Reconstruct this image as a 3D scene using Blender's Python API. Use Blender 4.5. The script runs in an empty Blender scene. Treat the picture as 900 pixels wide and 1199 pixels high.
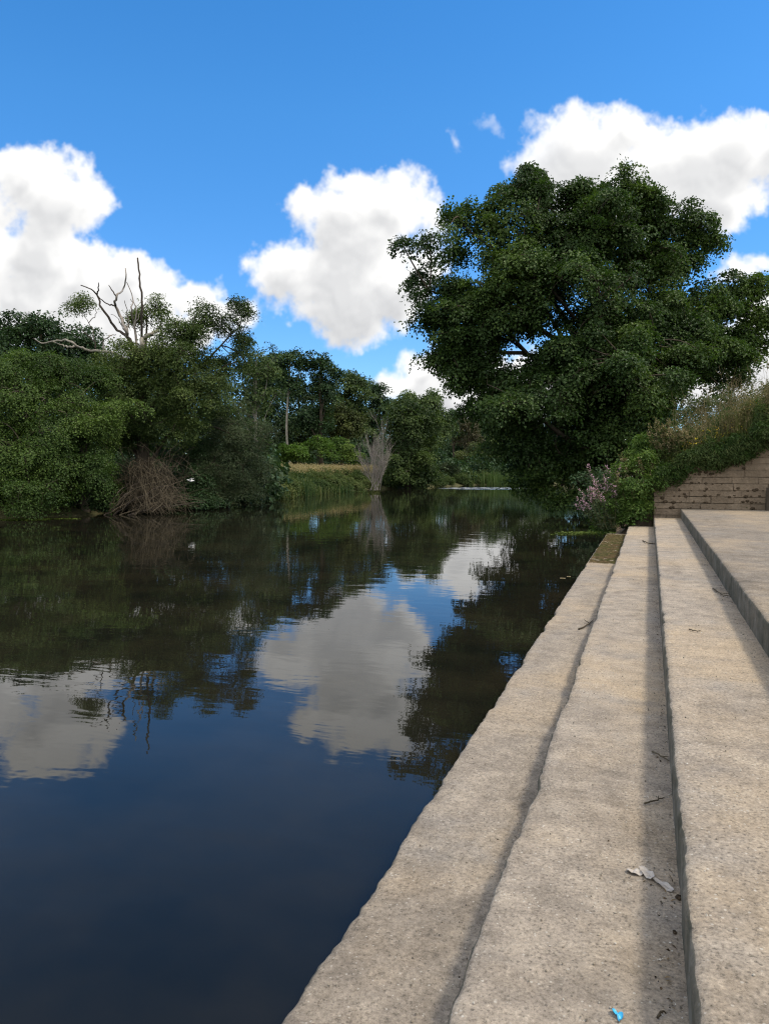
import bpy, math, random
import numpy as np
from mathutils import Vector

# ------------------------------------------------------------------ camera, world, sun, exposure
S = bpy.context.scene
COL = S.collection
TH, PH, F = math.radians(19.665), math.radians(3.337), 866.0
CAM = np.array([0.0, 0.0, 2.10])
cam_d = bpy.data.cameras.new("camera")
cam_d.sensor_fit = 'VERTICAL'; cam_d.sensor_height = 36.0
cam_d.lens = 36.0 * F / 1199.0
cam_d.clip_start = 0.05; cam_d.clip_end = 3000
cam = bpy.data.objects.new("camera", cam_d); COL.objects.link(cam)
cam.location = CAM
cam.rotation_euler = (math.radians(90) - PH, 0, TH)
S.camera = cam
S.view_settings.view_transform = 'Standard'; S.view_settings.look = 'None'
S.view_settings.gamma = 1.0; S.view_settings.exposure = 0.5
S.cycles.max_bounces = 7; S.cycles.diffuse_bounces = 3; S.cycles.glossy_bounces = 3
S.cycles.transmission_bounces = 4; S.cycles.transparent_max_bounces = 6
S.cycles.use_denoising = True; S.cycles.denoising_prefilter = 'NONE'; S.cycles.filter_width = 1.2
S.cycles.sample_clamp_indirect = 4.0

FWD = np.array([-math.sin(TH)*math.cos(PH), math.cos(TH)*math.cos(PH), -math.sin(PH)])
UPV = np.array([-math.sin(TH)*math.sin(PH), math.cos(TH)*math.sin(PH), math.cos(PH)])
RGT = np.array([math.cos(TH), math.sin(TH), 0.0])
FH = np.array([-math.sin(TH), math.cos(TH), 0.0])

def ray(px, py):
    return FWD + RGT*((px-450)/F) + UPV*((599.5-py)/F)
def at(px, py, w):                      # surveyed point: bearing px, elevation py, w metres ahead
    d = ray(px, py); return CAM + d*(w/np.dot(d, FH))
def onz(px, py, z=0.0):
    d = ray(px, py); return CAM + d*((z-CAM[2])/d[2])
def ony(px, py, Y):
    d = ray(px, py); return CAM + d*(Y/d[1])

SUN_EL, SUN_AZ = math.radians(58), math.radians(84)       # azimuth clockwise from +Y
SKY_STRENGTH = 0.15

# numpy value noise ---------------------------------------------------------------------------
_tab = np.random.default_rng(7).random((32, 32, 32)).astype(np.float32)
def vnoise(P, scale=1.0, seed=0):
    P = np.asarray(P, dtype=np.float64)*scale + seed*17.31 + 1000.0
    i = np.floor(P).astype(np.int64); f = P - i; f = f*f*(3-2*f); i0 = i % 32; i1 = (i+1) % 32
    x0,y0,z0 = i0[...,0],i0[...,1],i0[...,2]; x1,y1,z1 = i1[...,0],i1[...,1],i1[...,2]
    fx,fy,fz = f[...,0],f[...,1],f[...,2]
    a = _tab[x0,y0,z0]*(1-fx)+_tab[x1,y0,z0]*fx; b = _tab[x0,y1,z0]*(1-fx)+_tab[x1,y1,z0]*fx
    c = _tab[x0,y0,z1]*(1-fx)+_tab[x1,y0,z1]*fx; d = _tab[x0,y1,z1]*(1-fx)+_tab[x1,y1,z1]*fx
    return (a*(1-fy)+b*fy)*(1-fz) + (c*(1-fy)+d*fy)*fz
def fbm(P, scale=1.0, seed=0, octv=5, gain=.5, lac=2.03):
    s = 0; a = 1.0; t = 0
    for k in range(octv):
        s = s + a*vnoise(P, scale*lac**k, seed+k*3); t += a; a *= gain
    return s/t

def sstep(a, b, x):
    t = np.clip((x-a)/(b-a), 0, 1); return t*t*(3-2*t)

# cumulus clouds, computed here on a fixed tangent plane of the sky (world directions)
CX0, CX1, CZ0, CZ1, CW, CHT = -1.35, 1.35, -0.02, 1.22, 1890, 868
def make_clouds():
    def p2(px, py):
        d = ray(px, py); k = np.dot(d, FH); return np.dot(d, RGT)/k, d[2]/k
    clouds = [
      [(55,238,58,50),(102,240,33,34),(18,215,45,38),(60,200,26,20),(35,300,70,48),(105,325,54,38),(165,335,44,34),(222,358,40,28),(272,380,34,18),(125,378,90,40),(215,395,60,26),(20,360,70,60),(-60,300,90,90)],
      [(400,262,58,48),(455,250,54,46),(350,252,30,26),(425,215,28,18),(478,222,26,22),(505,248,16,30),(334,327,52,36),(400,338,66,48),(466,345,54,48),(430,368,52,34),(494,322,34,38),(420,300,60,40)],
      [(510,448,46,26),(478,458,36,18),(548,438,34,26),(448,460,26,12),(600,455,60,40),(525,480,60,30)],
      [(688,168,66,52),(738,148,46,36),(800,200,80,62),(862,188,58,42),(915,185,60,36),(648,188,36,34),(760,222,66,48),(700,240,70,50),(838,243,36,30),(1000,190,90,50)],
      [(850,322,28,14),(882,306,26,14),(905,374,46,34),(862,402,46,28),(905,442,80,46),(800,440,80,40),(1010,400,120,70)],
      [(541,157,13,22),(577,152,19,18)],
      [(1250,300,150,70),(1330,230,90,60),(-350,180,120,60),(-450,230,130,60),(-420,-200,160,60),(1250,-180,140,50)],
    ]
    xs = np.linspace(CX0, CX1, CW); zs = np.linspace(CZ0, CZ1, CHT)
    X, Z = np.meshgrid(xs, zs)
    P = np.stack([X, Z, np.zeros_like(X)], -1)
    wx = fbm(P, 9, 1, 4)-.5; wz = fbm(P, 9, 11, 4)-.5
    wx2 = fbm(P, 45, 31, 4)-.5; wz2 = fbm(P, 45, 41, 4)-.5
    XX = X + .085*wx + .022*wx2; ZZ = Z + .085*wz + .022*wz2
    H = np.full(X.shape, -1.0)
    for ci, c in enumerate(clouds):
        for (px, py, rx, ry) in c:
            x, z = p2(px, py); g_ = 1.04 if ci in (1, 2, 3, 4) else 1.0; r1, r2 = rx/F*g_, ry/F*g_
            q = np.sqrt(((XX-x)/r1)**2 + ((ZZ-z)/r2)**2)
            h = (1-q)*min(1.0, (r1+r2)/.10)
            if ci == 5: h = (1-np.sqrt(((XX-x+.5*(ZZ-z))/r1)**2+((ZZ-z)/r2)**2))*.42-.20
            H = np.maximum(H, h) + .10*np.exp(-((H-h)/.18)**2)*(H > -.5)
    n1 = fbm(P, 26, 3, 6, .55); bil = 1-np.abs(2*fbm(P, 17, 5, 5, .52)-1)*1.6
    D = H - .05 + .70*(n1-.5) + .16*(bil-.55)
    wis = fbm(np.stack([X*1.0, Z*.6, X*0], -1), 60, 8, 5, .6)
    fin = fbm(P, 110, 71, 5, .65)
    alpha = sstep(-.08, .36, D + .42*(wis-.5) + .30*(fin-.5))**.8
    # thickness marched towards the light (upper right of this patch of sky)
    T = np.clip(D, 0, .8)
    lx, lz = .55, .83
    acc = np.zeros_like(T); tot = 0
    for k in range(1, 15):
        s = 4*k
        acc += np.roll(np.roll(T, -int(round(s*lz)), 0), -int(round(s*lx)), 1)*(1-k/16); tot += (1-k/16)
    acc /= tot
    relief = T - np.roll(np.roll(T, -5, 0), -3, 1)
    big = fbm(P, 8, 21, 3)
    lum = 0.985 - .25*sstep(.20, .66, acc)*(.35+1.1*big) + .34*np.clip(relief, -.22, .22)
    lum = np.clip(lum, .45, 1.0)
    cool = np.clip((.92-lum)*1.2, 0, 1)[..., None]
    wx0, wz0 = p2(560, 155); alpha = alpha*(1-.62*np.exp(-(((X-wx0)/.06)**2+((Z-wz0)/.04)**2)))
    rgb = lum[..., None]*((1-cool)*np.array([1.0, .995, .985]) + cool*np.array([.93, .965, 1.04]))
    a = np.concatenate([rgb, alpha[..., None]], -1).astype(np.float32)
    im = bpy.data.images.new("cloud_field", CW, CHT, alpha=True, float_buffer=True)
    im.colorspace_settings.name = 'Non-Color'
    im.alpha_mode = 'CHANNEL_PACKED'
    im.pixels.foreach_set(a.ravel()); im.update(); im.pack()
    return im

W = bpy.data.worlds.new("World"); S.world = W; W.use_nodes = True
nt = W.node_tree; nt.nodes.clear(); N = nt.nodes.new; L = nt.links.new
def node(t, **k):
    n = N(t)
    for a, b in k.items(): setattr(n, a, b)
    return n
sky = node('ShaderNodeTexSky', sky_type='NISHITA', sun_disc=False, sun_elevation=SUN_EL, sun_rotation=SUN_AZ,
           altitude=50, air_density=1.0, dust_density=0.25, ozone_density=3.5)
hs = node('ShaderNodeHueSaturation'); hs.inputs['Saturation'].default_value = 1.32; hs.inputs['Value'].default_value = 1.03
L(sky.outputs[0], hs.inputs['Color'])
tc = node('ShaderNodeTexCoord')
def vdot(v):
    d = node('ShaderNodeVectorMath', operation='DOT_PRODUCT'); L(tc.outputs['Generated'], d.inputs[0]); d.inputs[1].default_value = v
    return d.outputs['Value']
def mth(op, a, b=None):
    m = node('ShaderNodeMath', operation=op)
    for i, q in enumerate((a, b)):
        if q is None: continue
        if isinstance(q, (int, float)): m.inputs[i].default_value = q
        else: L(q, m.inputs[i])
    return m.outputs[0]
dF = vdot(tuple(FH)); dR = vdot(tuple(RGT)); dZ = vdot((0, 0, 1))
dFc = mth('MAXIMUM', mth('ABSOLUTE', dF), 0.02)      # clouds mirrored unseen behind the viewer, added as neutral fill light
uu = mth('DIVIDE', mth('SUBTRACT', mth('DIVIDE', dR, dFc), CX0), CX1-CX0)
vv = mth('DIVIDE', mth('SUBTRACT', mth('DIVIDE', dZ, dFc), CZ0), CZ1-CZ0)
cmb = node('ShaderNodeCombineXYZ'); L(uu, cmb.inputs[0]); L(vv, cmb.inputs[1])
img = node('ShaderNodeTexImage', extension='CLIP', interpolation='Cubic'); img.image = make_clouds()
L(cmb.outputs[0], img.inputs['Vector'])
CLOUD_LUM = 0.79
cl = node('ShaderNodeVectorMath', operation='SCALE'); L(img.outputs['Color'], cl.inputs[0]); cl.inputs['Scale'].default_value = CLOUD_LUM/SKY_STRENGTH
mx = node('ShaderNodeMix', data_type='RGBA')
lowr = node('ShaderNodeValToRGB'); L(dZ, lowr.inputs[0]); lowr.color_ramp.elements[0].color = (.50, .66, .86, 1); lowr.color_ramp.elements[1].position = .42
skm = node('ShaderNodeMix', data_type='RGBA', blend_type='MULTIPLY'); skm.inputs['Factor'].default_value = 1
L(hs.outputs[0], skm.inputs['A']); L(lowr.outputs[0], skm.inputs['B'])
L(img.outputs['Alpha'], mx.inputs['Factor']); L(skm.outputs['Result'], mx.inputs['A']); L(cl.outputs[0], mx.inputs['B'])
# unseen broken cloud added overhead and behind the viewer to whiten the blue fill
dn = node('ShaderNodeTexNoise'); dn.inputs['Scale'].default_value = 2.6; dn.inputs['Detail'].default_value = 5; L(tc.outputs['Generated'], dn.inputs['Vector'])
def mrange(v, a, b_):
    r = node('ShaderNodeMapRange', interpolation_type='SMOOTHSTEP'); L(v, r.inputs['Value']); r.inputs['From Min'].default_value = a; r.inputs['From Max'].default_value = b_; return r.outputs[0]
fill_deck = mth('MULTIPLY', mrange(dn.outputs['Fac'], .34, .50), mth('MAXIMUM', mrange(dZ, .70, .84), mth('MULTIPLY', mrange(dF, .10, -.22), mrange(dZ, .02, .15))))
mx2 = node('ShaderNodeMix', data_type='RGBA'); L(fill_deck, mx2.inputs['Factor']); L(mx.outputs['Result'], mx2.inputs['A'])
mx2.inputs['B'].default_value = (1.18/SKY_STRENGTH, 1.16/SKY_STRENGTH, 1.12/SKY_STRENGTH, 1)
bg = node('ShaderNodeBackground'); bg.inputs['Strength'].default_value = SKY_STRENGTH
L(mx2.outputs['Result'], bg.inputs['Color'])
wo = node('ShaderNodeOutputWorld'); L(bg.outputs[0], wo.inputs['Surface'])
W.cycles.sampling_method = 'MANUAL'; W.cycles.sample_map_resolution = 512

sl = bpy.data.lights.new("sun", 'SUN'); sl.energy = 2.3; sl.angle = math.radians(10); sl.color = (1, .90, .74)
so = bpy.data.objects.new("sun", sl); COL.objects.link(so); so.location = (20, 0, 40)
sd = Vector((math.sin(SUN_AZ)*math.cos(SUN_EL), math.cos(SUN_AZ)*math.cos(SUN_EL), math.sin(SUN_EL)))
so.rotation_euler = sd.to_track_quat('Z', 'Y').to_euler()

# ------------------------------------------------------------------ mesh helpers
class MB:
    def __init__(s): s.V = []; s.F = []; s.T = []; s.n = 0
    def add(s, V, Fc, tone=0.5):
        V = np.asarray(V, float).reshape(-1, 3); Fc = np.asarray(Fc, np.int64)
        s.V.append(V); s.F.append(Fc + s.n); s.n += len(V)
        s.T.append(np.broadcast_to(np.asarray(tone, np.float32), (len(V),)))
    def build(s, name, m, parent=None, smooth=False, origin=None):
        V = np.concatenate(s.V); org = np.zeros(3)
        if parent is not None: org = np.array(parent.matrix_world.translation if parent.parent else parent.location)
        elif origin is not None: org = np.array(origin, float)
        me = bpy.data.meshes.new(name)
        me.vertices.add(len(V)); me.vertices.foreach_set('co', (V-org).astype(np.float32).ravel())
        lens = np.concatenate([np.full(len(f), f.shape[1]) for f in s.F])
        loops = np.concatenate([f.ravel() for f in s.F])
        me.loops.add(len(loops)); me.loops.foreach_set('vertex_index', loops.astype(np.int32))
        me.polygons.add(len(lens)); st = np.concatenate([[0], np.cumsum(lens)[:-1]])
        me.polygons.foreach_set('loop_start', st.astype(np.int32))
        me.polygons.foreach_set('use_smooth', np.full(len(lens), smooth))
        at_ = me.attributes.new('tone', 'FLOAT', 'POINT'); at_.data.foreach_set('value', np.concatenate(s.T).astype(np.float32))
        me.update(calc_edges=True); me.materials.append(m)
        o = bpy.data.objects.new(name, me); COL.objects.link(o)
        if parent is not None: o.parent = parent
        else: o.location = org
        return o

def tag(o, label=None, cat=None, group=None, kind=None):
    for k, v in (('label', label), ('category', cat), ('group', group), ('kind', kind)):
        if v: o[k] = v
    return o
def thing(name, loc, label, cat, group=None):
    o = bpy.data.objects.new(name, None); COL.objects.link(o); o.location = tuple(map(float, loc)); o.empty_display_size = .2
    return tag(o, label, cat, group)
def nrm(v): return v/np.maximum(np.linalg.norm(v, axis=-1, keepdims=True), 1e-9)

def leaves(mb, P, Nn, T, Ln, Wd, tone, fold=.22):
    """folded four-point leaves, base at P, pointing along T"""
    Nn = nrm(Nn); T = nrm(T - Nn*np.sum(T*Nn, -1, keepdims=True)); B = np.cross(Nn, T)
    n = len(P); Ln = np.broadcast_to(Ln, n)[:, None]; Wd = np.broadcast_to(Wd, n)[:, None]
    V = np.stack([P, P+T*Ln*.45+B*Wd*.5+Nn*Wd*fold, P+T*Ln-Nn*Ln*.08, P+T*Ln*.45-B*Wd*.5+Nn*Wd*fold], 1)
    i = np.arange(n)[:, None]*4
    mb.add(V, np.concatenate([i+[0, 1, 2], i+[0, 2, 3]]), np.repeat(tone, 4))

def tubes(mb, P, R, sides=5, tone=.5):
    """P (n,m,3) centre lines, R (n,m) radii"""
    P = np.asarray(P, float); R = np.asarray(R, float)
    if P.ndim == 2: P = P[None]; R = R[None]
    n, m, _ = P.shape
    t = nrm(np.gradient(P, axis=1)); mean = nrm(P[:, -1]-P[:, 0])
    ref = np.where(np.abs(mean[:, 2:3]) > .8, np.array([[1., 0, 0]]), np.array([[0, 0, 1.]]))[:, None, :]
    b1 = nrm(np.cross(t, np.broadcast_to(ref, t.shape))); b2 = np.cross(t, b1)
    a = np.arange(sides)*2*np.pi/sides
    V = P[:, :, None]+R[:, :, None, None]*(b1[:, :, None]*np.cos(a)[:, None]+b2[:, :, None]*np.sin(a)[:, None])
    k, j, s = np.meshgrid(np.arange(n), np.arange(m-1), np.arange(sides), indexing='ij')
    ix = lambda jj, ss: (k*m+jj)*sides+(ss % sides)
    mb.add(V, np.stack([ix(j, s), ix(j, s+1), ix(j+1, s+1), ix(j+1, s)], -1).reshape(-1, 4), tone)

def spline(pts, m, rng=None, jit=0.0):
    pts = np.asarray(pts, float); d = np.concatenate([[0], np.cumsum(np.linalg.norm(np.diff(pts, axis=0), axis=1))])
    t = np.linspace(0, d[-1], m); idx = np.clip(np.searchsorted(d, t, 'right')-1, 0, len(pts)-2)
    p0 = pts[np.maximum(idx-1, 0)]; p1 = pts[idx]; p2 = pts[idx+1]; p3 = pts[np.minimum(idx+2, len(pts)-1)]
    f = ((t-d[idx])/np.maximum(d[idx+1]-d[idx], 1e-9))[:, None]
    o = .5*((2*p1)+(-p0+p2)*f+(2*p0-5*p1+4*p2-p3)*f**2+(-p0+3*p1-3*p2+p3)*f**3)
    if rng is not None: o = o + rng.normal(0, jit, o.shape)*np.sin(np.linspace(0, np.pi, m))[:, None]
    return o

def blades(mb, P, H, lean, Wd, tone, m=4, droop=.35):
    """grass blades / reeds: tapered bent strips"""
    n = len(P); t = np.linspace(0, 1, m)[None, :, None]; H = np.broadcast_to(H, n)[:, None, None]
    lean3 = np.concatenate([lean, np.zeros((n, 1))], 1)[:, None, :]
    C = P[:, None]+np.array([0, 0, 1.])*H*(t-droop*t**2*np.linalg.norm(lean3, axis=-1, keepdims=True)*.6)+lean3*H*t**1.8
    side = nrm(np.stack([-lean[:, 1], lean[:, 0], np.zeros(n)], 1)+1e-4)[:, None]
    w = np.broadcast_to(Wd, n)[:, None, None]*(1-t**2*.93)*.5
    V = np.stack([C-side*w, C+side*w], 2)
    k, j = np.meshgrid(np.arange(n), np.arange(m-1), indexing='ij'); b = (k*m+j)*2
    mb.add(V, np.stack([b, b+1, b+3, b+2], -1).reshape(-1, 4), np.repeat(tone, 2*m))

# ------------------------------------------------------------------ materials
def mat(name, rough=.8, spec=.3):
    m = bpy.data.materials.new(name); m.use_nodes = True
    t = m.node_tree; b = t.nodes['Principled BSDF']
    b.inputs['Roughness'].default_value = rough; b.inputs['Specular IOR Level'].default_value = spec
    return m, t, b
def ramp(t, src, stops):
    r = t.nodes.new('ShaderNodeValToRGB'); e = r.color_ramp.elements
    while len(e) < len(stops): e.new(.5)
    for i, (p, c) in enumerate(stops): e[i].position = p; e[i].color = (*c, 1)
    t.links.new(src, r.inputs[0]); return r.outputs[0]
def tnoise(t, scale, detail=4, rough=.55, vec=None, dist=0):
    n = t.nodes.new('ShaderNodeTexNoise'); n.inputs['Scale'].default_value = scale; n.inputs['Detail'].default_value = detail
    n.inputs['Roughness'].default_value = rough; n.inputs['Distortion'].default_value = dist
    if vec is not None: t.links.new(vec, n.inputs['Vector'])
    return n.outputs['Fac']
def objco(t, sc=(1, 1, 1)):
    c = t.nodes.new('ShaderNodeTexCoord'); mp = t.nodes.new('ShaderNodeMapping'); mp.inputs['Scale'].default_value = sc
    t.links.new(c.outputs['Object'], mp.inputs[0]); return mp.outputs[0]
def mixc(t, fac, a, b, mode='MIX'):
    m = t.nodes.new('ShaderNodeMix'); m.data_type = 'RGBA'; m.blend_type = mode
    for i, v in (('Factor', fac), ('A', a), ('B', b)):
        if isinstance(v, (int, float)): m.inputs[i].default_value = v
        elif isinstance(v, tuple): m.inputs[i].default_value = (*v, 1)
        else: t.links.new(v, m.inputs[i])
    return m.outputs['Result']
def tmath(t, op, a, b=0.0):
    m = t.nodes.new('ShaderNodeMath'); m.operation = op
    for i, q in enumerate((a, b)):
        if isinstance(q, (int, float)): m.inputs[i].default_value = q
        else: t.links.new(q, m.inputs[i])
    return m.outputs[0]
def bump(t, b, h, strength, dist, prev=None):
    n = t.nodes.new('ShaderNodeBump'); n.inputs['Strength'].default_value = strength; n.inputs['Distance'].default_value = dist
    t.links.new(h, n.inputs['Height'])
    if prev is not None: t.links.new(prev, n.inputs['Normal'])
    t.links.new(n.outputs[0], b.inputs['Normal']); return n.outputs[0]

def leaf_mat(name, dark, mid, light, trans=.3, rough=.55, spec=.25):
    m, t, b = mat(name, rough, spec)
    a = t.nodes.new('ShaderNodeAttribute'); a.attribute_name = 'tone'
    c = ramp(t, a.outputs['Fac'], [(0.0, dark), (.5, mid), (1.0, light)])
    t.links.new(c, b.inputs['Base Color'])
    tr = t.nodes.new('ShaderNodeBsdfTranslucent'); mx = t.nodes.new('ShaderNodeMixShader'); mx.inputs[0].default_value = trans
    tint = mixc(t, 1.0, c, (1.0, 1.15, .45), 'MULTIPLY'); t.links.new(tint, tr.inputs['Color'])
    t.links.new(b.outputs[0], mx.inputs[1]); t.links.new(tr.outputs[0], mx.inputs[2])
    t.links.new(mx.outputs[0], t.nodes['Material Output'].inputs['Surface'])
    return m
def bark_mat(name, c1, c2, sc=6):
    m, t, b = mat(name, .9, .15)
    v = objco(t, (1, 1, .25)); n = tnoise(t, sc, 6, .65, v)
    t.links.new(ramp(t, n, [(.3, c1), (.7, c2)]), b.inputs['Base Color']); bump(t, b, n, .8, .03)
    return m

M = {}
M['sycamore'] = leaf_mat('sycamore_leaf', (0.016, 0.036, 0.009), (0.040, 0.078, 0.018), (0.104, 0.159, 0.034), .30)
M['alder'] = leaf_mat('alder_leaf', (0.022, 0.046, 0.010), (0.052, 0.094, 0.019), (0.130, 0.195, 0.039), .30)
M['oak'] = leaf_mat('oak_leaf', (.020, .040, .010), (.056, .090, .022), (.130, .172, .046), .28)

M['willow'] = leaf_mat('willow_leaf', (0.030, 0.046, 0.022), (0.059, 0.085, 0.040), (0.111, 0.143, 0.072), .25)
M['dark'] = leaf_mat('dark_leaf', (0.013, 0.031, 0.011), (0.031, 0.065, 0.023), (0.072, 0.122, 0.043), .22)
M['wood'] = leaf_mat('wood_leaf', (0.022, 0.042, 0.014), (0.054, 0.090, 0.028), (0.117, 0.163, 0.052), .25)
M['bright'] = leaf_mat('bright_leaf', (.045, .090, .014), (.080, .150, .022), (.140, .210, .036), .35)
M['olive'] = leaf_mat('olive_leaf', (0.040, 0.055, 0.016), (0.083, 0.104, 0.031), (0.143, 0.163, 0.052), .28)
M['brownish'] = leaf_mat('brownish_leaf', (.045, .042, .022), (.075, .070, .035), (.11, .10, .055), .25)
M['bramble'] = leaf_mat('bramble_leaf', (0.024, 0.052, 0.010), (0.065, 0.124, 0.021), (0.150, 0.215, 0.044), .30)
M['herb'] = leaf_mat('herb_leaf', (.032, .058, .016), (.070, .102, .030), (.150, .165, .062), .30, .7, .2)
M['straw'] = leaf_mat('straw', (.10, .085, .040), (.20, .165, .085), (.33, .27, .16), .25, .75, .2)
M['meadow'] = leaf_mat('meadow_straw', (.17, .14, .07), (.30, .24, .13), (.45, .37, .22), .3, .8, .1)
M['reed'] = leaf_mat('reed_leaf', (.028, .060, .016), (.055, .100, .028), (.100, .150, .045), .3)
M['pink'] = leaf_mat('pink_petal', (.34, .18, .28), (.50, .30, .41), (.66, .47, .56), .3, .7, .1)
M['yellow'] = leaf_mat('yellow_petal', (.45, .30, .015), (.62, .45, .02), (.75, .60, .06), .2, .7, .1)
M['white'] = leaf_mat('white_petal', (.6, .6, .55), (.72, .72, .68), (.8, .8, .78), .2, .7, .1)
M['weed'] = leaf_mat('floating_weed', (.045, .070, .012), (.085, .125, .020), (.14, .18, .04), .2)
M['bark'] = bark_mat('bark', (.035, .028, .020), (.085, .070, .052))
M['pale_bark'] = bark_mat('pale_bark', (.16, .145, .12), (.36, .33, .28))
M['dead_wood'] = bark_mat('dead_wood', (.032, .026, .022), (.090, .074, .060))
M['brush_wood'] = bark_mat('brush_wood', (.040, .032, .022), (.115, .095, .066))
M['grey_twig'] = bark_mat('grey_twig', (.17, .15, .13), (.36, .32, .285))
M['stem'] = bark_mat('stem', (.06, .075, .03), (.13, .12, .06))

# ------------------------------------------------------------------ terrain, water
LEFT = [(-34, -260), (-29, -60), (-27, -5), (-26.6, 14)] + [tuple(onz(x, y)[:2]) for x, y in ((-40, 607), (0, 606.5), (100, 605), (135, 599), (180, 596), (228, 594), (270, 590), (310, 586), (360, 580), (425, 573.5), (470, 571.5), (520, 569.6), (560, 567.8))]
LEFT += [(-12, 108), (0, 113), (25, 119), (90, 125), (260, 130)]
RIGHT = [(260, 112), (90, 107), (25, 101), (6, 94), (-2.5, 82), (-5, 66), (-4.6, 48), (-3.2, 40), (-1.9, 32), (-.9, 25), (-.4, 21.5), (.5, 20), (.5, -13), (-1, -17), (-1, -60), (-1, -260)]
POLY = np.array(LEFT+RIGHT)
def river_sd(x, y):                                     # >0 on land
    p = np.stack([x, y], -1); d = np.full(x.shape, 1e9); ins = np.zeros(x.shape, bool); n = len(POLY)
    for i in range(n):
        a, b = POLY[i], POLY[(i+1) % n]; ab = b-a
        t = np.clip(((p-a)@ab)/max(ab@ab, 1e-9), 0, 1)
        d = np.minimum(d, np.linalg.norm(p-a-t[..., None]*ab, axis=-1))
        c = ((a[1] > y) != (b[1] > y)); xi = a[0]+(y-a[1])*ab[0]/(ab[1] if abs(ab[1]) > 1e-9 else 1e-9)
        ins ^= c & (x < xi)
    return np.where(ins, -d, d)
def land_z(x, y):
    d = river_sd(x, y); x = np.asarray(x, float); y = np.asarray(y, float)
    nz = fbm(np.stack([x, y, x*0], -1), .12, 4, 4)-.5
    z = np.where(d < 0, np.maximum(-1.4, d*.55), .38*sstep(0, 1.0, d)+.95*sstep(.8, 5.0, d)+.25*nz*sstep(1, 5, d)+sstep(15, 160, d)*3)
    flat = (x > -1.8) & (y < 22)
    z = np.where(flat & (d > 0), .92*sstep(0, 5.5, d), z)
    return z
def axis(lo, hi, c, fine, n):
    t = np.linspace(-1, 1, n); s = np.sinh(t*4.2)/np.sinh(4.2)
    return c+np.where(s < 0, s*(c-lo), s*(hi-c))
gx = axis(-700, 700, -14, 1, 240); gy = axis(-700, 900, 42, 1, 260)
GX, GY = np.meshgrid(gx, gy); GZ = land_z(GX, GY)
def gridmesh(X, Y, Z):
    h, w = X.shape; i, j = np.meshgrid(np.arange(h-1), np.arange(w-1), indexing='ij')
    return np.stack([X, Y, Z], -1).reshape(-1, 3), np.stack([i*w+j, i*w+j+1, (i+1)*w+j+1, (i+1)*w+j], -1).reshape(-1, 4)
m, t, b = mat('soil_and_turf', .95, .1)
v = objco(t); n1 = tnoise(t, .35, 6, .6, v); n2 = tnoise(t, 4, 6, .7, v)
c = ramp(t, n1, [(.3, (.045, .048, .020)), (.5, (.075, .078, .030)), (.7, (.125, .105, .055))])
c = mixc(t, .5, c, ramp(t, n2, [(.3, (.03, .028, .016)), (.7, (.12, .11, .06))]), 'MIX')
t.links.new(c, b.inputs['Base Color']); bump(t, b, n2, .8, .1)
M['soil'] = m
mb = MB(); mb.add(*gridmesh(GX, GY, GZ)); tag(mb.build('ground', M['soil'], smooth=True), kind='structure')

m, t, b = mat('river_water', .015, .5)
b.inputs['IOR'].default_value = 1.333
v = objco(t)
murk = tnoise(t, .55, 4, .6, v)
t.links.new(ramp(t, murk, [(.35, (.0060, .0065, .0050)), (.7, (.017, .015, .009))]), b.inputs['Base Color'])
RIF = onz(570, 571.7); RD = nrm(onz(607, 571.7)-onz(534, 572.2))
rx = t.nodes.new('ShaderNodeVectorMath'); rx.operation = 'SUBTRACT'; t.links.new(v, rx.inputs[0]); rx.inputs[1].default_value = tuple(RIF)
def rdot(vec):
    d = t.nodes.new('ShaderNodeVectorMath'); d.operation = 'DOT_PRODUCT'; t.links.new(rx.outputs[0], d.inputs[0]); d.inputs[1].default_value = tuple(vec); return d.outputs['Value']
ra = tmath(t, 'DIVIDE', rdot(RD), 5.2); rb = tmath(t, 'DIVIDE', rdot((-RD[1], RD[0], 0)), 4.6)
rr = tmath(t, 'ADD', tmath(t, 'MULTIPLY', ra, ra), tmath(t, 'MULTIPLY', rb, rb))
mr = t.nodes.new('ShaderNodeMapRange'); mr.interpolation_type = 'SMOOTHSTEP'; t.links.new(rr, mr.inputs['Value'])
mr.inputs['From Min'].default_value = 1.25; mr.inputs['From Max'].default_value = .45
rif = mr.outputs[0]
w1 = tnoise(t, 1.0, 3, .5, objco(t, (1.1, 2.4, 1)), .3)
w2 = tnoise(t, 1.0, 2, .5, objco(t, (5.5, 8.5, 1)), .2)
w3 = tnoise(t, .16, 2, .5, v)
calm = tmath(t, 'ADD', tmath(t, 'MULTIPLY', w3, 1.3), -.15)
hgt = tmath(t, 'MULTIPLY', tmath(t, 'ADD', tmath(t, 'MULTIPLY', w1, .0056), tmath(t, 'MULTIPLY', w2, .0005)), calm)
w4 = tnoise(t, 1.0, 3, .6, objco(t, (1.6, 1.6, 1)))
hgt = tmath(t, 'ADD', hgt, tmath(t, 'MULTIPLY', tmath(t, 'MULTIPLY', w4, .34), rif))
bump(t, b, hgt, 1.0, 1.0)
foam = tmath(t, 'MULTIPLY', rif, ramp(t, tnoise(t, 1.0, 4, .7, objco(t, (1.1, 1.1, 1))), [(.50, (0, 0, 0)), (.62, (.8, .8, .8))]))
df = t.nodes.new('ShaderNodeBsdfDiffuse'); df.inputs[0].default_value = (.62, .65, .68, 1)
ms = t.nodes.new('ShaderNodeMixShader'); t.links.new(foam, ms.inputs[0]); t.links.new(b.outputs[0], ms.inputs[1]); t.links.new(df.outputs[0], ms.inputs[2])
t.links.new(ms.outputs[0], t.nodes['Material Output'].inputs['Surface'])
mb = MB(); mb.add([(-300, -300, 0), (300, -300, 0), (300, 300, 0), (-300, 300, 0)], [[0, 1, 2, 3]])
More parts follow.
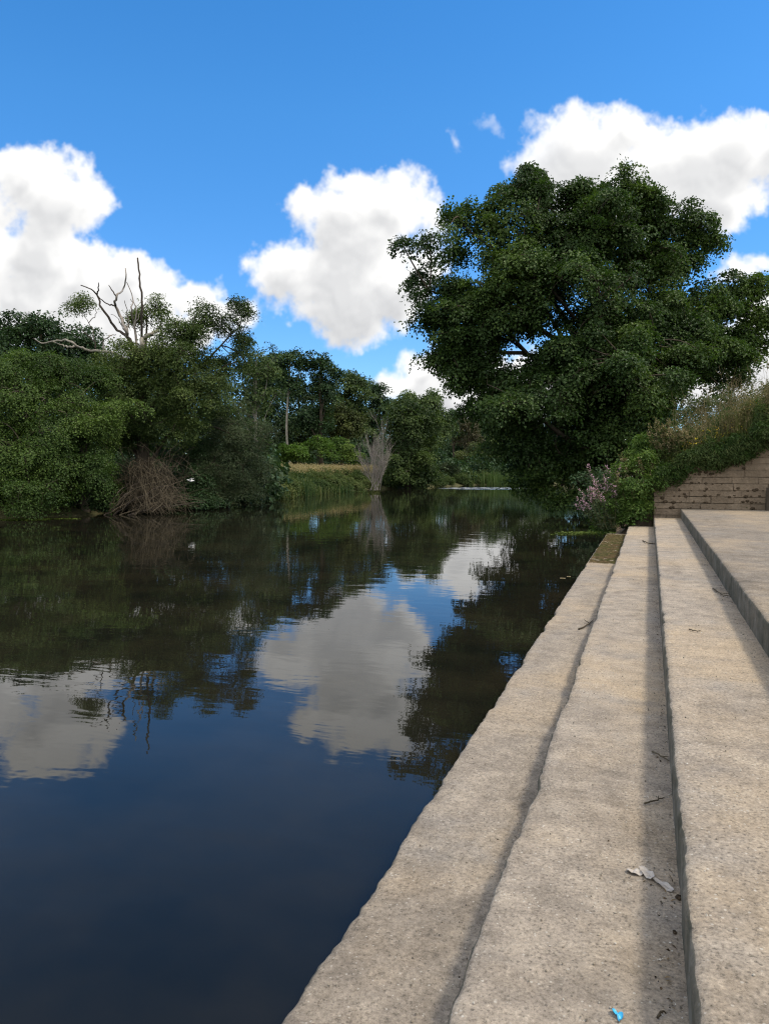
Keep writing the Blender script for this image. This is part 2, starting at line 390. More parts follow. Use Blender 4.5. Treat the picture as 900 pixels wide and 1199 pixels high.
tag(mb.build('river_water', m), kind='structure')

# ------------------------------------------------------------------ concrete steps
def concrete(name, tint=1.0):
    m, t, b = mat(name, .92, .15); v = objco(t)
    big = tnoise(t, .7, 5, .6, v); med = tnoise(t, 5, 6, .65, v); fine = tnoise(t, 75, 6, .8, v)
    tr = tnoise(t, 1.0, 5, .7, objco(t, (1.6, 7, 4)), .5)
    c = ramp(t, med, [(.30, (.225*tint, .196*tint, .165*tint)), (.48, (.308*tint, .268*tint, .224*tint)), (.68, (.40*tint, .348*tint, .286*tint))])
    c = mixc(t, ramp(t, big, [(.45, (0, 0, 0)), (.66, (.75, .75, .75))]), c, (.42, .338, .240))
    c = mixc(t, ramp(t, tnoise(t, 1.7, 5, .65, v), [(.52, (0, 0, 0)), (.70, (.55, .55, .55))]), c, (.275, .258, .240))
    c = mixc(t, .9, c, ramp(t, fine, [(.33, (.22, .22, .22)), (.45, (.80, .80, .80)), (.58, (1.10, 1.10, 1.10)), (.72, (1.75, 1.75, 1.75))]), 'MULTIPLY')
    vo = t.nodes.new('ShaderNodeTexVoronoi'); vo.inputs['Scale'].default_value = 95; t.links.new(v, vo.inputs['Vector'])
    sp = t.nodes.new('ShaderNodeSeparateColor'); t.links.new(vo.outputs['Color'], sp.inputs[0])
    peb = tmath(t, 'MULTIPLY', tmath(t, 'GREATER_THAN', sp.outputs[0], .82), tmath(t, 'LESS_THAN', vo.outputs['Distance'], .42))
    pc = ramp(t, sp.outputs[1], [(.2, (.10, .09, .08)), (.6, (.25, .21, .17)), (.9, (.55, .52, .47))])
    c = mixc(t, tmath(t, 'MULTIPLY', peb, .6), c, pc)
    stn = tnoise(t, 1.0, 6, .7, objco(t, (1.3, .45, 1)), .8)
    c = mixc(t, .55, c, ramp(t, stn, [(.36, (.66, .645, .625)), (.46, (1, 1, 1)), (.60, (1.0, 1.0, 1.0)), (.72, (1.14, 1.10, 1.02))]), 'MULTIPLY')
    crk = ramp(t, tr, [(.40, (.55, .55, .55)), (.47, (1, 1, 1))])
    c = mixc(t, .25, c, crk, 'MULTIPLY')
    gr = tnoise(t, 24, 4, .7, v)
    c = mixc(t, .35, c, ramp(t, gr, [(.36, (.62, .61, .60)), (.50, (1, 1, 1)), (.66, (1.22, 1.21, 1.2))]), 'MULTIPLY')
    c = mixc(t, 1.0, c, (1.0*tint, .985*tint, .96*tint), 'MULTIPLY')
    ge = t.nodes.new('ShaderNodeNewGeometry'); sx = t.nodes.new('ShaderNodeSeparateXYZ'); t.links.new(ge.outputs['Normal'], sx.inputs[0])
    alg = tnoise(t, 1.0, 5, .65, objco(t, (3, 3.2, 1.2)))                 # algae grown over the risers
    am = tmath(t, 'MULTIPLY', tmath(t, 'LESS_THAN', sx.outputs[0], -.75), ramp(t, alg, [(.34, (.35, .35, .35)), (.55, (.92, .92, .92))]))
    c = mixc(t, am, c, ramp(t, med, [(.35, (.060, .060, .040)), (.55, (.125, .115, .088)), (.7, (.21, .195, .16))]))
    t.links.new(c, b.inputs['Base Color'])
    h = tmath(t, 'ADD', tmath(t, 'ADD', tmath(t, 'MULTIPLY', med, .9), tmath(t, 'MULTIPLY', fine, .42)), tmath(t, 'MULTIPLY', tr, .3))
    h = tmath(t, 'ADD', h, tmath(t, 'MULTIPLY', peb, .10))
    bump(t, b, h, 1.0, .013)
    return m
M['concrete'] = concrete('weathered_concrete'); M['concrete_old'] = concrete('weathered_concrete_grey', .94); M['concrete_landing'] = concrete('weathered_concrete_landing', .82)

XA, XB, XC, XD = -1.03, -.495, .125, .775
ZS = [.42, .60, .83, 1.06]
YEND = 20.55
Yl = np.concatenate([np.arange(-12, 1.2, .12), np.arange(1.2, 5, .014), np.arange(5, 10, .026), np.arange(10, YEND-.06, .055), [YEND]])
def slab(name, x0, x1, zt, zb, seed, m, parent, yend=YEND, cols=16, chip=.012):
    Y = np.concatenate([Yl[Yl < yend-.03], [yend]]); n = len(Y)
    q = np.stack([Y, np.full(n, seed*3.7), np.zeros(n)], -1)
    e = (fbm(q, .3, seed, 2)-.5)*.016+(fbm(q, 9, seed+2, 6, .85)-.5)*chip*1.2
    ch = np.clip(fbm(q, 3.1, seed+5, 3)-.60, 0, 1)*.16
    dz = (fbm(q, 9, seed+9, 5, .7)-.5)*chip*1.3-ch*.35
    prof = [(0.0, zb, 0), (0.004, zt-.12, .6), (.0, zt-.035, 1), (.006, zt-.014, 1), (.020, zt-.003, 1), (.045, zt, .5)]
    xs = np.concatenate([[.09], np.linspace(.14, x1-x0, cols)])
    P = []
    for k, (dx, z, f) in enumerate(prof):
        jx = e*(1 if k else .5)+ch*f*.6; zz = z+dz*f if k >= 2 else np.full(n, z)
        if k in (2, 3, 4): jx = jx+(vnoise(np.stack([Y*28, Y*0+k*5.1, Y*0], -1))-.5)*chip*1.1
        P.append(np.stack([x0+dx+jx, Y, zz+0*Y], -1))
    for dx in xs:
        w = (fbm(np.stack([np.full(n, dx), Y, Y*0], -1), 2.6, seed+20, 5, .55)-.5)*.003
        P.append(np.stack([np.full(n, x0+dx), Y, zt+w*min(1, dx/.2)], -1))
    P.append(np.stack([np.full(n, x1), Y, np.full(n, zb)], -1))
    P = np.array(P); k = len(P)
    i, j = np.meshgrid(np.arange(k-1), np.arange(n-1), indexing='ij')
    mb = MB(); mb.add(P, np.stack([i*n+j, (i+1)*n+j, (i+1)*n+j+1, i*n+j+1], -1).reshape(-1, 4))
    for jj, rev in ((0, 1), (n-1, 0)):
        ring = P[:, jj]; mb.add(ring, [list(range(k))[::-1] if rev else list(range(k))])
    return mb.build(name, m, parent, smooth=True)
steps = thing('riverside_steps', (0, 4, 0), 'weathered concrete steps running beside the water along the right bank', 'steps')
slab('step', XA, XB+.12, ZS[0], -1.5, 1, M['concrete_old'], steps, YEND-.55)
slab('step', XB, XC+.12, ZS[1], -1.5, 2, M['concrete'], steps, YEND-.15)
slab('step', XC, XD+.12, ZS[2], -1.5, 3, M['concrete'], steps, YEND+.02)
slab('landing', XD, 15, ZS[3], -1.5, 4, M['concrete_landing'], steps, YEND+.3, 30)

# ------------------------------------------------------------------ trees
def cam_lobes(L_, w):
    out = []
    for l in L_:
        px, py, rx, ry = l[:4]; dw = l[4] if len(l) > 4 else 0.0
        ww = w+dw; s = ww/F; rw = l[5] if len(l) > 5 and l[5] else (rx+ry)*.5*s
        out.append((at(px, py, ww), np.array([rx*s, rw, ry*s])))
    return out
AX = np.stack([RGT, FH, np.array([0, 0, 1.])])          # rows: local axes of the lobes

def crown(lobes, rng, cr=.6, per=40, leaf=.14, wid=.8, dens=1.0, gap=.36, zmin=.15, flat=.55, hang=.25, tone0=.5, seed=0, gscale=.45, sub=7):
    """-> leaf mesh builder, cluster centres"""
    C, O, K = [], [], []
    if sub:                                               # break every mass up into boughs
        out = []
        for (c, r) in lobes:
            out.append((c, r*.74)); m_ = int(sub*rng.uniform(.8, 1.25)); k = 0
            while k < m_:
                d = nrm(rng.normal(size=3)+[0, 0, .15])
                if d[2] < -.55: continue
                f = rng.uniform(.16, .44); q = c+(d*r*rng.uniform(.62, .92))@AX
                rr = (r[0]*r[1]*r[2])**(1/3)*f*(.62+1.0*np.abs(d)**1.3)*[1.12, 1.12, .80]     # boughs reach outwards
                out.append((q, rr)); k += 1
        lobes = out
    for li, (c, r) in enumerate(lobes):
        area = 4*np.pi*((r[0]*r[1])**1.6/3+(r[0]*r[2])**1.6/3+(r[1]*r[2])**1.6/3)**(1/1.6)
        n = int(dens*(.95 if sub else 1.7)*area/(cr*cr*.8))+3
        d = nrm(rng.normal(size=(n, 3))); d = d[(d[:, 2] > -.35) | (rng.random(n) < .30)]; n = len(d)
        rad = (.42+.58*rng.random(n)**.45)*(.66+.62*fbm(d*2.0+li*7.7+seed, 1.0, 3, 3))
        st_ = rng.random(n) < .22; rad = np.where(st_, rad*rng.uniform(1.05, 1.60, n), rad)
        C.append(c+(d*rad[:, None]*r)@AX); O.append(nrm((d/r)@AX)); K.append(np.full(n, li))
    C = np.concatenate(C); O = np.concatenate(O); K = np.concatenate(K)
    keep = C[:, 2] > zmin
    for li, (c, r) in enumerate(lobes):
        q = np.linalg.norm(((C-c)@AX.T)/r, axis=1); keep &= ~((q < .55) & (K != li))
    keep &= vnoise(C, gscale, seed+2) > gap*rng.uniform(.6, 1.25, len(C))
    C, O = C[keep], O[keep]; n = len(C)
    sn = nrm(np.array([0, 0, 1.])*flat+O*(1-flat)+rng.normal(0, .22, (n, 3)))
    t1 = nrm(np.cross(sn, rng.normal(size=(n, 3)))); t2 = np.cross(sn, t1)
    sz = cr*rng.uniform(.65, 1.3, n)
    a = rng.random((n, per))*2*np.pi; rr = rng.random((n, per))**.62*1.12
    rad = t1[:, None]*np.cos(a)[..., None]+t2[:, None]*np.sin(a)[..., None]
    P = C[:, None]+rad*(rr*sz[:, None])[..., None]+sn[:, None]*((rng.normal(0, .10, (n, per))-.50*rr**2)*sz[:, None])[..., None]
    Nn = sn[:, None]+rad*.35*rr[..., None]+rng.normal(0, .42, (n, per, 3))
    T = rad+rng.normal(0, .45, (n, per, 3))+np.array([0, 0, -hang*2])
    ct = np.clip(tone0+.42*(vnoise(C, .55, seed+6)-.5)*2+rng.normal(0, .10, n), 0, 1)
    tone = np.clip(ct[:, None]+rng.normal(0, .13, (n, per)), 0, 1)
    ok = P[..., 2] > zmin*.6
    lf = leaf*rng.uniform(.6, 1.25, (n, per))
    mb = MB(); leaves(mb, P[ok], Nn[ok], T[ok], lf[ok], lf[ok]*wid, tone[ok])
    return mb, C

def woody(C, base, top, r0, rng, limbs=9, mb=None, twig=.016, bend=.4, trunk_jit=.12, low=.25):
    """trunk to top, limbs towards groups of leaf clusters, twigs to each cluster"""
    mb = mb or MB(); base = np.array(base, float); top = np.array(top, float)
    tp = spline([base, base*.6+top*.4+rng.normal(0, trunk_jit, 3)*[1, 1, 0], top], 14)
    hh = np.linspace(0, 1, 14); flare = 1+.7*np.exp(-hh*14)
    tubes(mb, tp, r0*flare*(1-.72*hh), 9)
    K = min(limbs, max(2, len(C)//6)); cen = C[rng.choice(len(C), K, replace=False)]
    for _ in range(6):
        lab = np.argmin(((C[:, None]-cen[None])**2).sum(-1), 1)
        for k in range(K):
            if (lab == k).any(): cen[k] = C[lab == k].mean(0)
    P, R, nodes = [], [], [tp[5:]]
    for k in range(K):
        e = cen[k]; zz = np.clip((e[2]-base[2])/max(top[2]-base[2], .1)*rng.uniform(.35, .75), low, .95)
        s = tp[int(zz*13)]
        dv = e-s; mid = s+dv*.5+np.array([0, 0, 1.])*np.linalg.norm(dv[:2])*rng.uniform(-.05, bend)*.5+rng.normal(0, .06, 3)*np.linalg.norm(dv)
        e2 = s+dv*1.04
        l = spline([s, mid, e, e2], 9); P.append(l); ra = r0*.42*(1-.5*zz)*rng.uniform(.7, 1.15); R.append(np.linspace(ra, ra*.22, 9))
        nodes.append(l[2:])
    tubes(mb, np.array(P), np.array(R), 6)
    nd = np.concatenate(nodes)
    if len(C) > 60:                                       # secondary branches
        K2 = len(C)//9; sub = C[rng.choice(len(C), K2, replace=False)]
        for _ in range(2):
            lab = np.argmin(((C[:, None]-sub[None])**2).sum(-1), 1) if len(C)*K2 < 6e6 else None
            if lab is None: break
            cnt = np.bincount(lab, minlength=K2)[:, None]; acc = np.zeros((K2, 3)); np.add.at(acc, lab, C); sub = np.where(cnt > 0, acc/np.maximum(cnt, 1), sub)
        bi = np.concatenate([np.argmin(((sub[i:i+1000, None]-nd[None])**2).sum(-1), 1) for i in range(0, K2, 1000)])
        s = nd[bi]; t_ = np.linspace(0, 1, 6)[None, :, None]; ln = np.linalg.norm(sub-s, axis=1)[:, None, None]
        B = s[:, None]+(sub-s)[:, None]*t_+(rng.normal(0, .14, (K2, 1, 3))*ln+np.array([0, 0, .10])*ln)*(t_*(1-t_)*2.2)
        tubes(mb, B, np.clip(twig*(1.2+ln[:, 0, 0]*.7), twig, twig*4.5)[:, None]*np.linspace(1, .4, 6)[None], 4)
        nd = np.concatenate([nd, B[:, 2:].reshape(-1, 3)])
    best = np.zeros(len(C), int)
    for i in range(0, len(C), 500): best[i:i+500] = np.argmin(((C[i:i+500, None]-nd[None])**2).sum(-1), 1)
    s = nd[best]; t_ = np.linspace(0, 1, 5)[None, :, None]; dv = (C-s)[:, None]
    ln = np.linalg.norm(C-s, axis=1)[:, None, None]
    jit = rng.normal(0, .10, (len(C), 1, 3))*ln
    Tw = s[:, None]+dv*t_+(jit+np.array([0, 0, .15])*ln)*(t_*(1-t_)*2.2)
    rt = np.clip(twig*(.5+ln[:, 0, 0]*.3), twig*.5, twig*1.6)[:, None]*np.linspace(1, .3, 5)[None]
    tubes(mb, Tw, rt, 3)
    return mb

def tree(name, label, cat, w, lobes, trunk_px, trunk_top, lm, bm='bark', base_z=None, r0=.25, limbs=9, low=.25, tj=.12, group=None, seed=1, twig=.016, trunkdw=0, **kw):
    rng = np.random.default_rng(seed)
    lb = cam_lobes(lobes, w); mbL, C = crown(lb, rng, seed=seed, **kw)
    q = at(trunk_px, 560, w+trunkdw); bz = base_z if base_z is not None else float(land_z(q[0:1], q[1:2])[0])-.15
    base = np.array([q[0], q[1], bz]); top = at(trunk_top[0], trunk_top[1], w+trunkdw)
    root = thing(name, base, label, cat, group)
    woody(C, base, top, r0, rng, limbs, twig=twig, low=low, trunk_jit=tj).build('trunk', M[bm], root, smooth=True)
    mbL.build('crown', M[lm], root)
    return root

tree('sycamore_tree', 'huge dark green sycamore leaning over the river beyond the concrete steps', 'tree', 36,
     [(596,262,56,54,0),(618,225,34,24,1),(556,262,34,36,0),(530,312,54,44,0),(502,350,44,28,.5),(498,372,30,18,0),(536,374,46,32,-.3),(530,420,34,24,-.3),(560,410,40,46,-.5),(552,452,24,20,0),(565,478,24,16,-.4),
      (700,275,66,62,1,3.2),(722,226,32,32,1),(680,240,34,26,.5),(750,245,34,26,1.3),(790,268,42,22,2),(820,284,26,18,2),(780,305,46,26,2),(750,330,60,40,1.5),
      (668,355,88,75,-1.5,3.8),(770,390,62,46,1),(822,362,40,32,1.6),(862,348,34,24,2),(880,380,24,26,2),(855,408,40,22,2),(800,430,40,22,1.5),
      (640,470,66,56,-2.5,3),(722,455,74,56,-2.5,3.2),(610,520,34,36,-1),(640,555,44,32,-1.5),(700,560,56,34,-2),(735,520,50,56,-1.5),(660,300,60,50,0),(600,340,52,52,-.5),
      (592,398,34,30,-.8),(602,445,36,32,-1.2),(830,425,46,26,1.5),(790,452,50,24,.8),(845,440,36,16,1.2),(770,420,60,40,-.5),(700,420,70,50,-2),(620,430,50,50,-1),(590,500,36,32,-.6),(700,530,70,40,-2),(815,405,40,30,-.5),(760,455,50,30,-1),(560,436,34,24,-.6),(580,480,30,26,-.5),(775,440,50,32,1),(760,485,46,36,.5),(800,455,36,20,1),(690,500,60,50,1),(622,566,22,22,-1.2),(672,585,34,16,-2),(720,590,40,20,-1)],
     722, (690, 300), 'sycamore', r0=.55, limbs=34, seed=11, cr=.50, per=66, leaf=.125, wid=.95, dens=.76, gap=.35, flat=.50, hang=.35, gscale=.5, sub=11, trunkdw=1.0, zmin=.3)

# left bank -----------------------------------------------------------------------------------
tree('alder_tree', 'broad bright green alder drooping to the water at the left edge', 'tree', 33,
     [(-20,470,52,60),(22,450,36,30,-.2),(42,480,36,32,-.9),(52,428,30,22,1.2),(5,520,46,40,-1.4),(48,535,38,32,-1.6),(20,568,40,28,-2),(62,572,30,26,-1.8),(30,593,46,12,-2.4),(72,505,30,26,-.6),(-60,560,60,60),(10,425,26,20,1),(30,560,60,40,.6),(-10,575,50,30,0),(60,540,40,50,.8)], 15, (20, 440), 'alder',
     r0=.22, seed=21, cr=.44, per=72, leaf=.088, gap=.41, dens=.95, gscale=.8, zmin=.12)
tree('alder_tree', 'smaller alder with rounded crown squeezed between left alder and dead brush heap', 'tree', 34,
     [(95,470,34,30,.2),(122,488,30,26,-.5),(92,515,36,30,-1),(120,528,28,30,-1.2),(85,553,30,28,-1.7),(113,565,26,26,-1.7),(98,592,38,12,-2.2),(80,440,32,20,1),(112,448,26,18,.8),(100,560,44,40,.4),(118,590,26,14,-1.6),(100,520,44,44,1)], 98, (98, 460), 'alder',
     r0=.18, seed=22, cr=.42, per=72, leaf=.085, gap=.42, dens=.95, tone0=.40, gscale=.8, zmin=.12)
tree('background_tree', 'dark leafy tree rising behind the alders at the far left', 'tree', 52,
     [(48,388,34,28),(18,402,34,28),(78,408,38,30),(50,430,60,40),(-15,420,50,40),(112,425,30,30)], 45, (48, 385), 'dark',
     r0=.3, seed=23, cr=.7, per=34, leaf=.2, gap=.36, dens=.9)
tree('background_tree', 'dark tree half cut off by the left frame behind the alders', 'tree', 56,
     [(-30,385,38,30),(-60,400,50,50),(-20,430,50,40)], -35, (-35, 385), 'dark', r0=.3, seed=24, cr=.7, per=30, leaf=.2, dens=.8)

# oak with dead top
rng = np.random.default_rng(31)
WO = 38.0
lb = cam_lobes([(140,440,34,26,-.5),(168,418,36,24,-.8),(200,392,34,26,0),(236,396,30,36,.5),(262,388,20,26,.5),(278,366,13,18,.8),(184,362,16,17,.6),(160,372,10,12,1),
                (270,425,24,26,.6),(282,405,12,18,.8),(218,432,50,36,0),(168,470,46,32,-1),(232,468,44,32,-.5),(128,490,32,24,-1),(100,358,17,10,1),(200,505,44,24,-.8),(148,452,40,30,-.6),(190,440,50,36,.5),(250,448,34,28,0),(165,500,34,22,.8),(215,480,50,36,.6),(140,515,30,26,.5)], WO)
mbL, C = crown(lb, rng, cr=.46, per=60, leaf=.092, wid=.75, dens=1.05, gap=.36, seed=31, gscale=.65, flat=.5, sub=9)
q = at(168, 560, WO); base = np.array([q[0], q[1], .25])
oak = thing('oak_tree', base, 'old oak with bare dead limbs above an olive green crown', 'tree')
tm = woody(C[np.linalg.norm(C-at(100, 358, WO), axis=1) > 1.7], base, at(166, 405, WO), .42, rng, 14)
tm.build('trunk', M['bark'], oak, smooth=True); mbL.build('crown', M['oak'], oak)
DL = [
 ('dead_wood', .115, .03, [(164,430),(156,405),(148.5,394),(135.7,383.5),(121,363.3),(113.7,345),(104.5,337.7),(95,334)]),
 ('dead_wood', .05, .02, [(113.7,345),(115.9,331)]),
 ('grey_twig', .13, .03, [(164,430),(152,400),(147,386),(141.2,370.7),(135.7,357.8),(136.4,346.8),(144.9,337.7),(147.8,324.8),(147,314)]),
 ('dead_wood', .055, .02, [(135.7,357.8),(124.7,355.3),(115.5,346.8)]),
 ('dead_wood', .05, .02, [(136.4,346.8),(127.6,334)]),
 ('grey_twig', .08, .02, [(160,410),(157.7,381.7),(154,363.3),(155.8,348.7),(148.5,330.3)]),
 ('grey_twig', .06, .02, [(157,385),(160,365),(153,350)]),
 ('dead_wood', .075, .045, [(166,405),(165.9,370),(165.7,346.8),(163.9,326.7),(161.3,302)]),
 ('pale_bark', .19, .06, [(165,430),(166.8,403.7),(166.8,396.3),(176,390.8),(185.2,386),(189,378)]),
 ('pale_bark', .11, .035, [(150,424),(135,414),(117.3,411),(99,409.2),(88,403.7),(78.8,398.2),(64.2,399.3),(49.5,401.8),(39.6,396.3)]),
 ('pale_bark', .07, .03, [(88,404.5),(84,406.6),(73.3,404.4),(62.3,400)]),
 ('grey_twig', .05, .02, [(122,410),(121,400),(128,394),(136,392)]),
 ('dead_wood', .035, .012, [(150,395),(138,372),(130,368)]), ('dead_wood', .035, .012, [(110,400),(92,384),(76,386)]),
 ('dead_wood', .04, .012, [(112,408),(110,392),(104,378),(96,366)]), ('dead_wood', .03, .012, [(104,378),(112,368),(112,360)]),
 ('grey_twig', .04, .015, [(150,390),(150,372),(146,352)]), ('grey_twig', .035, .012, [(157,380),(165,366),(172,352)]),
]
for (mm, ra, rb_, pts) in DL:
    P3 = [at(x, y, WO+.5*math.sin(i*1.3+x)) for i, (x, y) in enumerate(pts)]
    k = len(pts)*4; b_ = MB(); tubes(b_, spline(P3, k, rng, .03), np.linspace(ra, rb_, k)*.85*(1+.18*(vnoise(np.stack([np.arange(k)*.9, np.full(k, ra*99), np.zeros(k)], -1))-.5)), 6)
    b_.build('dead_limb', M[mm], oak, smooth=True)

# heap of fallen dead branches against the oak's foot
rng = np.random.default_rng(33)
heap = thing('brush_heap', at(170, 603, 35.5)*[1, 1, 0]+[0, 0, .05], 'heap of bare brown fallen branches at the foot of the dead topped oak', 'dead branches')
mb = MB()
for i in range(420):
    k_ = rng.random(); s = at(170+rng.normal(0, 12), 536+abs(rng.normal(0, 28)), 36.0+rng.normal(0, .5)); e = onz(176+rng.normal(0, 20), rng.uniform(593, 604), .03)+[0, 0, .9*k_*k_]
    mid = s*.5+e*.5+np.array([0, 0, .35])+rng.normal(0, .3, 3); r_ = rng.uniform(.008, .02)
    tubes(mb, spline([s, mid, e], 9, rng, .05), np.linspace(r_, .005, 9), 3)
for i in range(220):
    x = 174+rng.normal(0, 20); s = at(x, rng.uniform(545, 592), 35.3+rng.normal(0, .5)); a_ = rng.normal(0, 1)
    e = s+RGT*a_*.9+FH*rng.normal(0, .3)+np.array([0, 0, rng.uniform(.3, 1.3)])
    tubes(mb, spline([s, (s+e)/2+rng.normal(0, .2, 3), e], 7), np.linspace(.014, .004, 7), 3)
for i in range(70):
    x0 = rng.uniform(126, 190); y0 = rng.uniform(590, 604); ln_ = rng.uniform(20, 60); up = rng.uniform(2, 26)
    a_, c_ = at(x0, y0, 34.2+rng.normal(0, .4)), at(x0+ln_, y0-up, 34.9+rng.normal(0, .4)); m_ = (a_+c_)/2+np.array([0, 0, rng.uniform(.1, .45)])
    for p in (a_, c_): p[2] = max(p[2], .02)
    tubes(mb, spline([a_, m_, c_], 9, rng, .04), np.linspace(rng.uniform(.012, .026), .005, 9), 4)
mb.build('twigs', M['brush_wood'], heap)
for i, (x0, y0, x1, y1, bow) in enumerate([(126,602,172,566,-6),(128,598,205,560,-9),(133,604,222,572,-14),(122,604,200,585,-10),(140,605,228,588,-7),(130,600,168,560,-3),(150,606,240,588,-5),(158,604,215,562,-8),(128,592,150,566,-2)]):
    P3 = [at(x0, y0, 33.6), at((x0+x1)/2, (y0+y1)/2+bow, 34.0), at(x1, y1, 34.8)]
    for p in P3: p[2] = max(p[2], .0)
    b_ = MB(); tubes(b_, spline(P3, 12, rng, .05), np.linspace(.036, .010, 12), 6); b_.build('branch', M['brush_wood' if i % 3 == 1 else 'dead_wood'], heap, smooth=True)

tree('willow_bush', 'rounded grey green willow bush beside the brush heap at the water', 'bush', 41,
     [(265,508,38,38),(293,520,26,40),(238,552,34,30,-.6),(285,560,32,22,-.8),(255,480,22,18),(302,548,20,30),(232,515,20,26,.6),(250,580,34,14,-1.4),(292,578,26,14,-1.2),(270,545,34,30,-1)], 265, (268, 490), 'willow',
     r0=.14, seed=41, cr=.5, per=60, leaf=.13, wid=.28, dens=.85, gap=.30, flat=.3, hang=-.35, gscale=.6, zmin=.12, limbs=14)
tree('holly_bush', 'dark shaded bush between the brush heap and the grey green willow', 'bush', 40,
     [(228,535,22,26),(236,566,24,20,-1),(218,575,16,16,-1.2),(240,588,26,9,-2),(205,540,16,22,.6),(200,566,16,14,.3),(140,560,14,16,.8),(212,592,18,8,-1.6)], 230, (230, 530), 'dark', r0=.1, seed=42, cr=.4, per=36, leaf=.10, dens=.9, gap=.28)

# woodland behind the meadow -----------------------------------------------------------------
WG = 'woodland trees beyond the far meadow'
tree('tall_tree', 'slim ragged tree with open crown showing right of the dead topped oak', 'tree', 62, [(300,420,20,14),(288,408,12,10),(290,440,22,18),(282,425,16,18),(274,450,24,28),(312,438,16,18),(300,470,24,26)], 303, (300, 415), 'wood', 'pale_bark', r0=.16, seed=51, cr=.55, per=26, leaf=.18, dens=.8, gap=.42, group=WG)
tree('tall_tree', 'flat topped ivy clad tree with one long pale bare trunk', 'tree', 85, [(345,418,24,12),(326,430,16,12),(360,428,14,11),(332,448,11,16),(350,452,9,14)], 342, (340, 425), 'dark', 'pale_bark', r0=.19, limbs=4, low=.72, tj=.22, seed=52, cr=.7, per=30, leaf=.24, dens=.95, gap=.36, group=WG)
tree('tall_tree', 'ivy draped tree with hanging column foliage right of the pale bare trunk', 'tree', 86, [(372,426,15,10),(390,438,10,10),(371,452,7,24),(385,462,6,22),(378,490,18,22),(360,490,12,26)], 376, (376, 425), 'dark', r0=.28, seed=53, cr=.65, per=30, leaf=.24, dens=1.0, gap=.33, group=WG)
tree('tall_tree', 'shadowy broad tree filling the wood left of the pale bare trunk', 'tree', 92, [(322,424,22,16),(312,440,20,18),(310,470,24,34),(322,500,30,26),(300,500,26,28),(330,455,16,22)], 312, (312, 450), 'dark', r0=.3, seed=54, cr=.8, per=30, leaf=.26, dens=.9, group=WG)
tree('tall_tree', 'dense dark tree standing directly behind the long pale trunk', 'tree', 96, [(352,478,26,34),(345,505,34,24),(376,505,26,22)], 352, (350, 460), 'wood', r0=.3, seed=55, cr=.8, per=30, leaf=.26, dens=.9, tone0=.35, group=WG)
tree('round_tree', 'rounded mid green tree above the bright bushes at woodland middle', 'tree', 100, [(405,450,22,18),(386,462,18,22),(418,458,20,20),(400,480,24,24),(415,500,26,24)], 408, (406, 455), 'wood', r0=.3, seed=56, cr=.8, per=30, leaf=.28, dens=.9, group=WG)
tree('round_tree', 'darker domed tree behind the pale dead shrub', 'tree', 104, [(436,462,16,18),(428,480,20,22),(446,482,18,24),(432,505,26,26)], 435, (436, 462), 'dark', r0=.3, seed=57, cr=.8, per=30, leaf=.28, dens=.9, group=WG)
tree('round_tree', 'lighter olive tree low between the pale trunk and the dead shrub', 'tree', 90, [(398,485,22,18),(412,500,18,18),(385,500,16,16)], 400, (400, 480), 'olive', r0=.2, seed=58, cr=.7, per=30, leaf=.25, dens=.9, tone0=.3, group=WG)
tree('round_tree', 'large rounded dark green tree overhanging water right of the dead shrub', 'tree', 80, [(478,512,32,34),(470,545,26,24,-1),(497,540,18,28),(462,500,14,22),(488,490,22,20),(478,560,36,16,-1),(500,560,16,14,-1)], 478, (478, 495), 'oak', r0=.35, seed=59, cr=.7, per=36, leaf=.22, dens=1.0, gap=.3, tone0=.28, zmin=.3)
tree('round_tree', 'tall pale green tree with smooth dome behind the large waterside tree', 'tree', 92, [(488,474,22,18),(506,476,16,20),(515,500,14,28),(500,510,26,34),(470,480,14,16)], 495, (495, 470), 'wood', r0=.35, seed=60, cr=.7, per=34, leaf=.25, dens=1.0, gap=.3, tone0=.55)
FG = 'distant trees where the river bends'
tree('far_tree', 'small upright pointed tree on the skyline before the sycamore', 'tree', 130, [(531,488,7,10),(529,505,9,18),(538,500,7,14)], 531, (531, 488), 'dark', r0=.25, seed=61, cr=.8, per=24, leaf=.3, dens=.9, group=FG)
tree('far_tree', 'greyish brown thin crowned tree in the far distance by the bend', 'tree', 128, [(549,498,14,12),(548,515,17,12)], 548, (548, 495), 'brownish', r0=.25, seed=62, cr=.8, per=20, leaf=.3, dens=.8, gap=.4, group=FG)
tree('far_tree', 'far green tree half hidden behind the sycamore overhang', 'tree', 134, [(575,505,18,18),(595,515,20,22),(580,525,26,16),(615,510,25,25)], 580, (580, 500), 'wood', r0=.3, seed=63, cr=.9, per=28, leaf=.32, dens=.9, group=FG)
tree('far_tree', 'far dark tree at the end of the river just left of the sycamore', 'tree', 140, [(560,505,16,20),(545,525,18,18),(600,535,30,16)], 560, (560, 505), 'dark', r0=.3, seed=64, cr=.9, per=28, leaf=.32, dens=.9, group=FG)
tree('shrub', 'rounded yellow green shrub above the distant reeds', 'bush', 112, [(552,535,20,14),(566,540,20,11),(545,548,16,8)], 553, (553, 535), 'olive', r0=.12, seed=65, cr=.65, per=34, leaf=.2, dens=1.0, gap=.28)
tree('shrub', 'soft pale green willow shrub left of the distant reeds', 'bush', 97, [(522,550,12,14),(530,556,13,12),(514,560,9,8)], 523, (523, 548), 'willow', r0=.12, seed=66, cr=.55, per=44, leaf=.2, wid=.35, dens=1.0, gap=.28, tone0=.7)
tree('shrub', 'bright lime green bush at the left end of the far meadow', 'bush', 80, [(338,527,14,9),(352,530,14,8),(328,533,10,6)], 342, (342, 527), 'bright', r0=.08, seed=67, cr=.5, per=36, leaf=.2, dens=1.0, gap=.28)
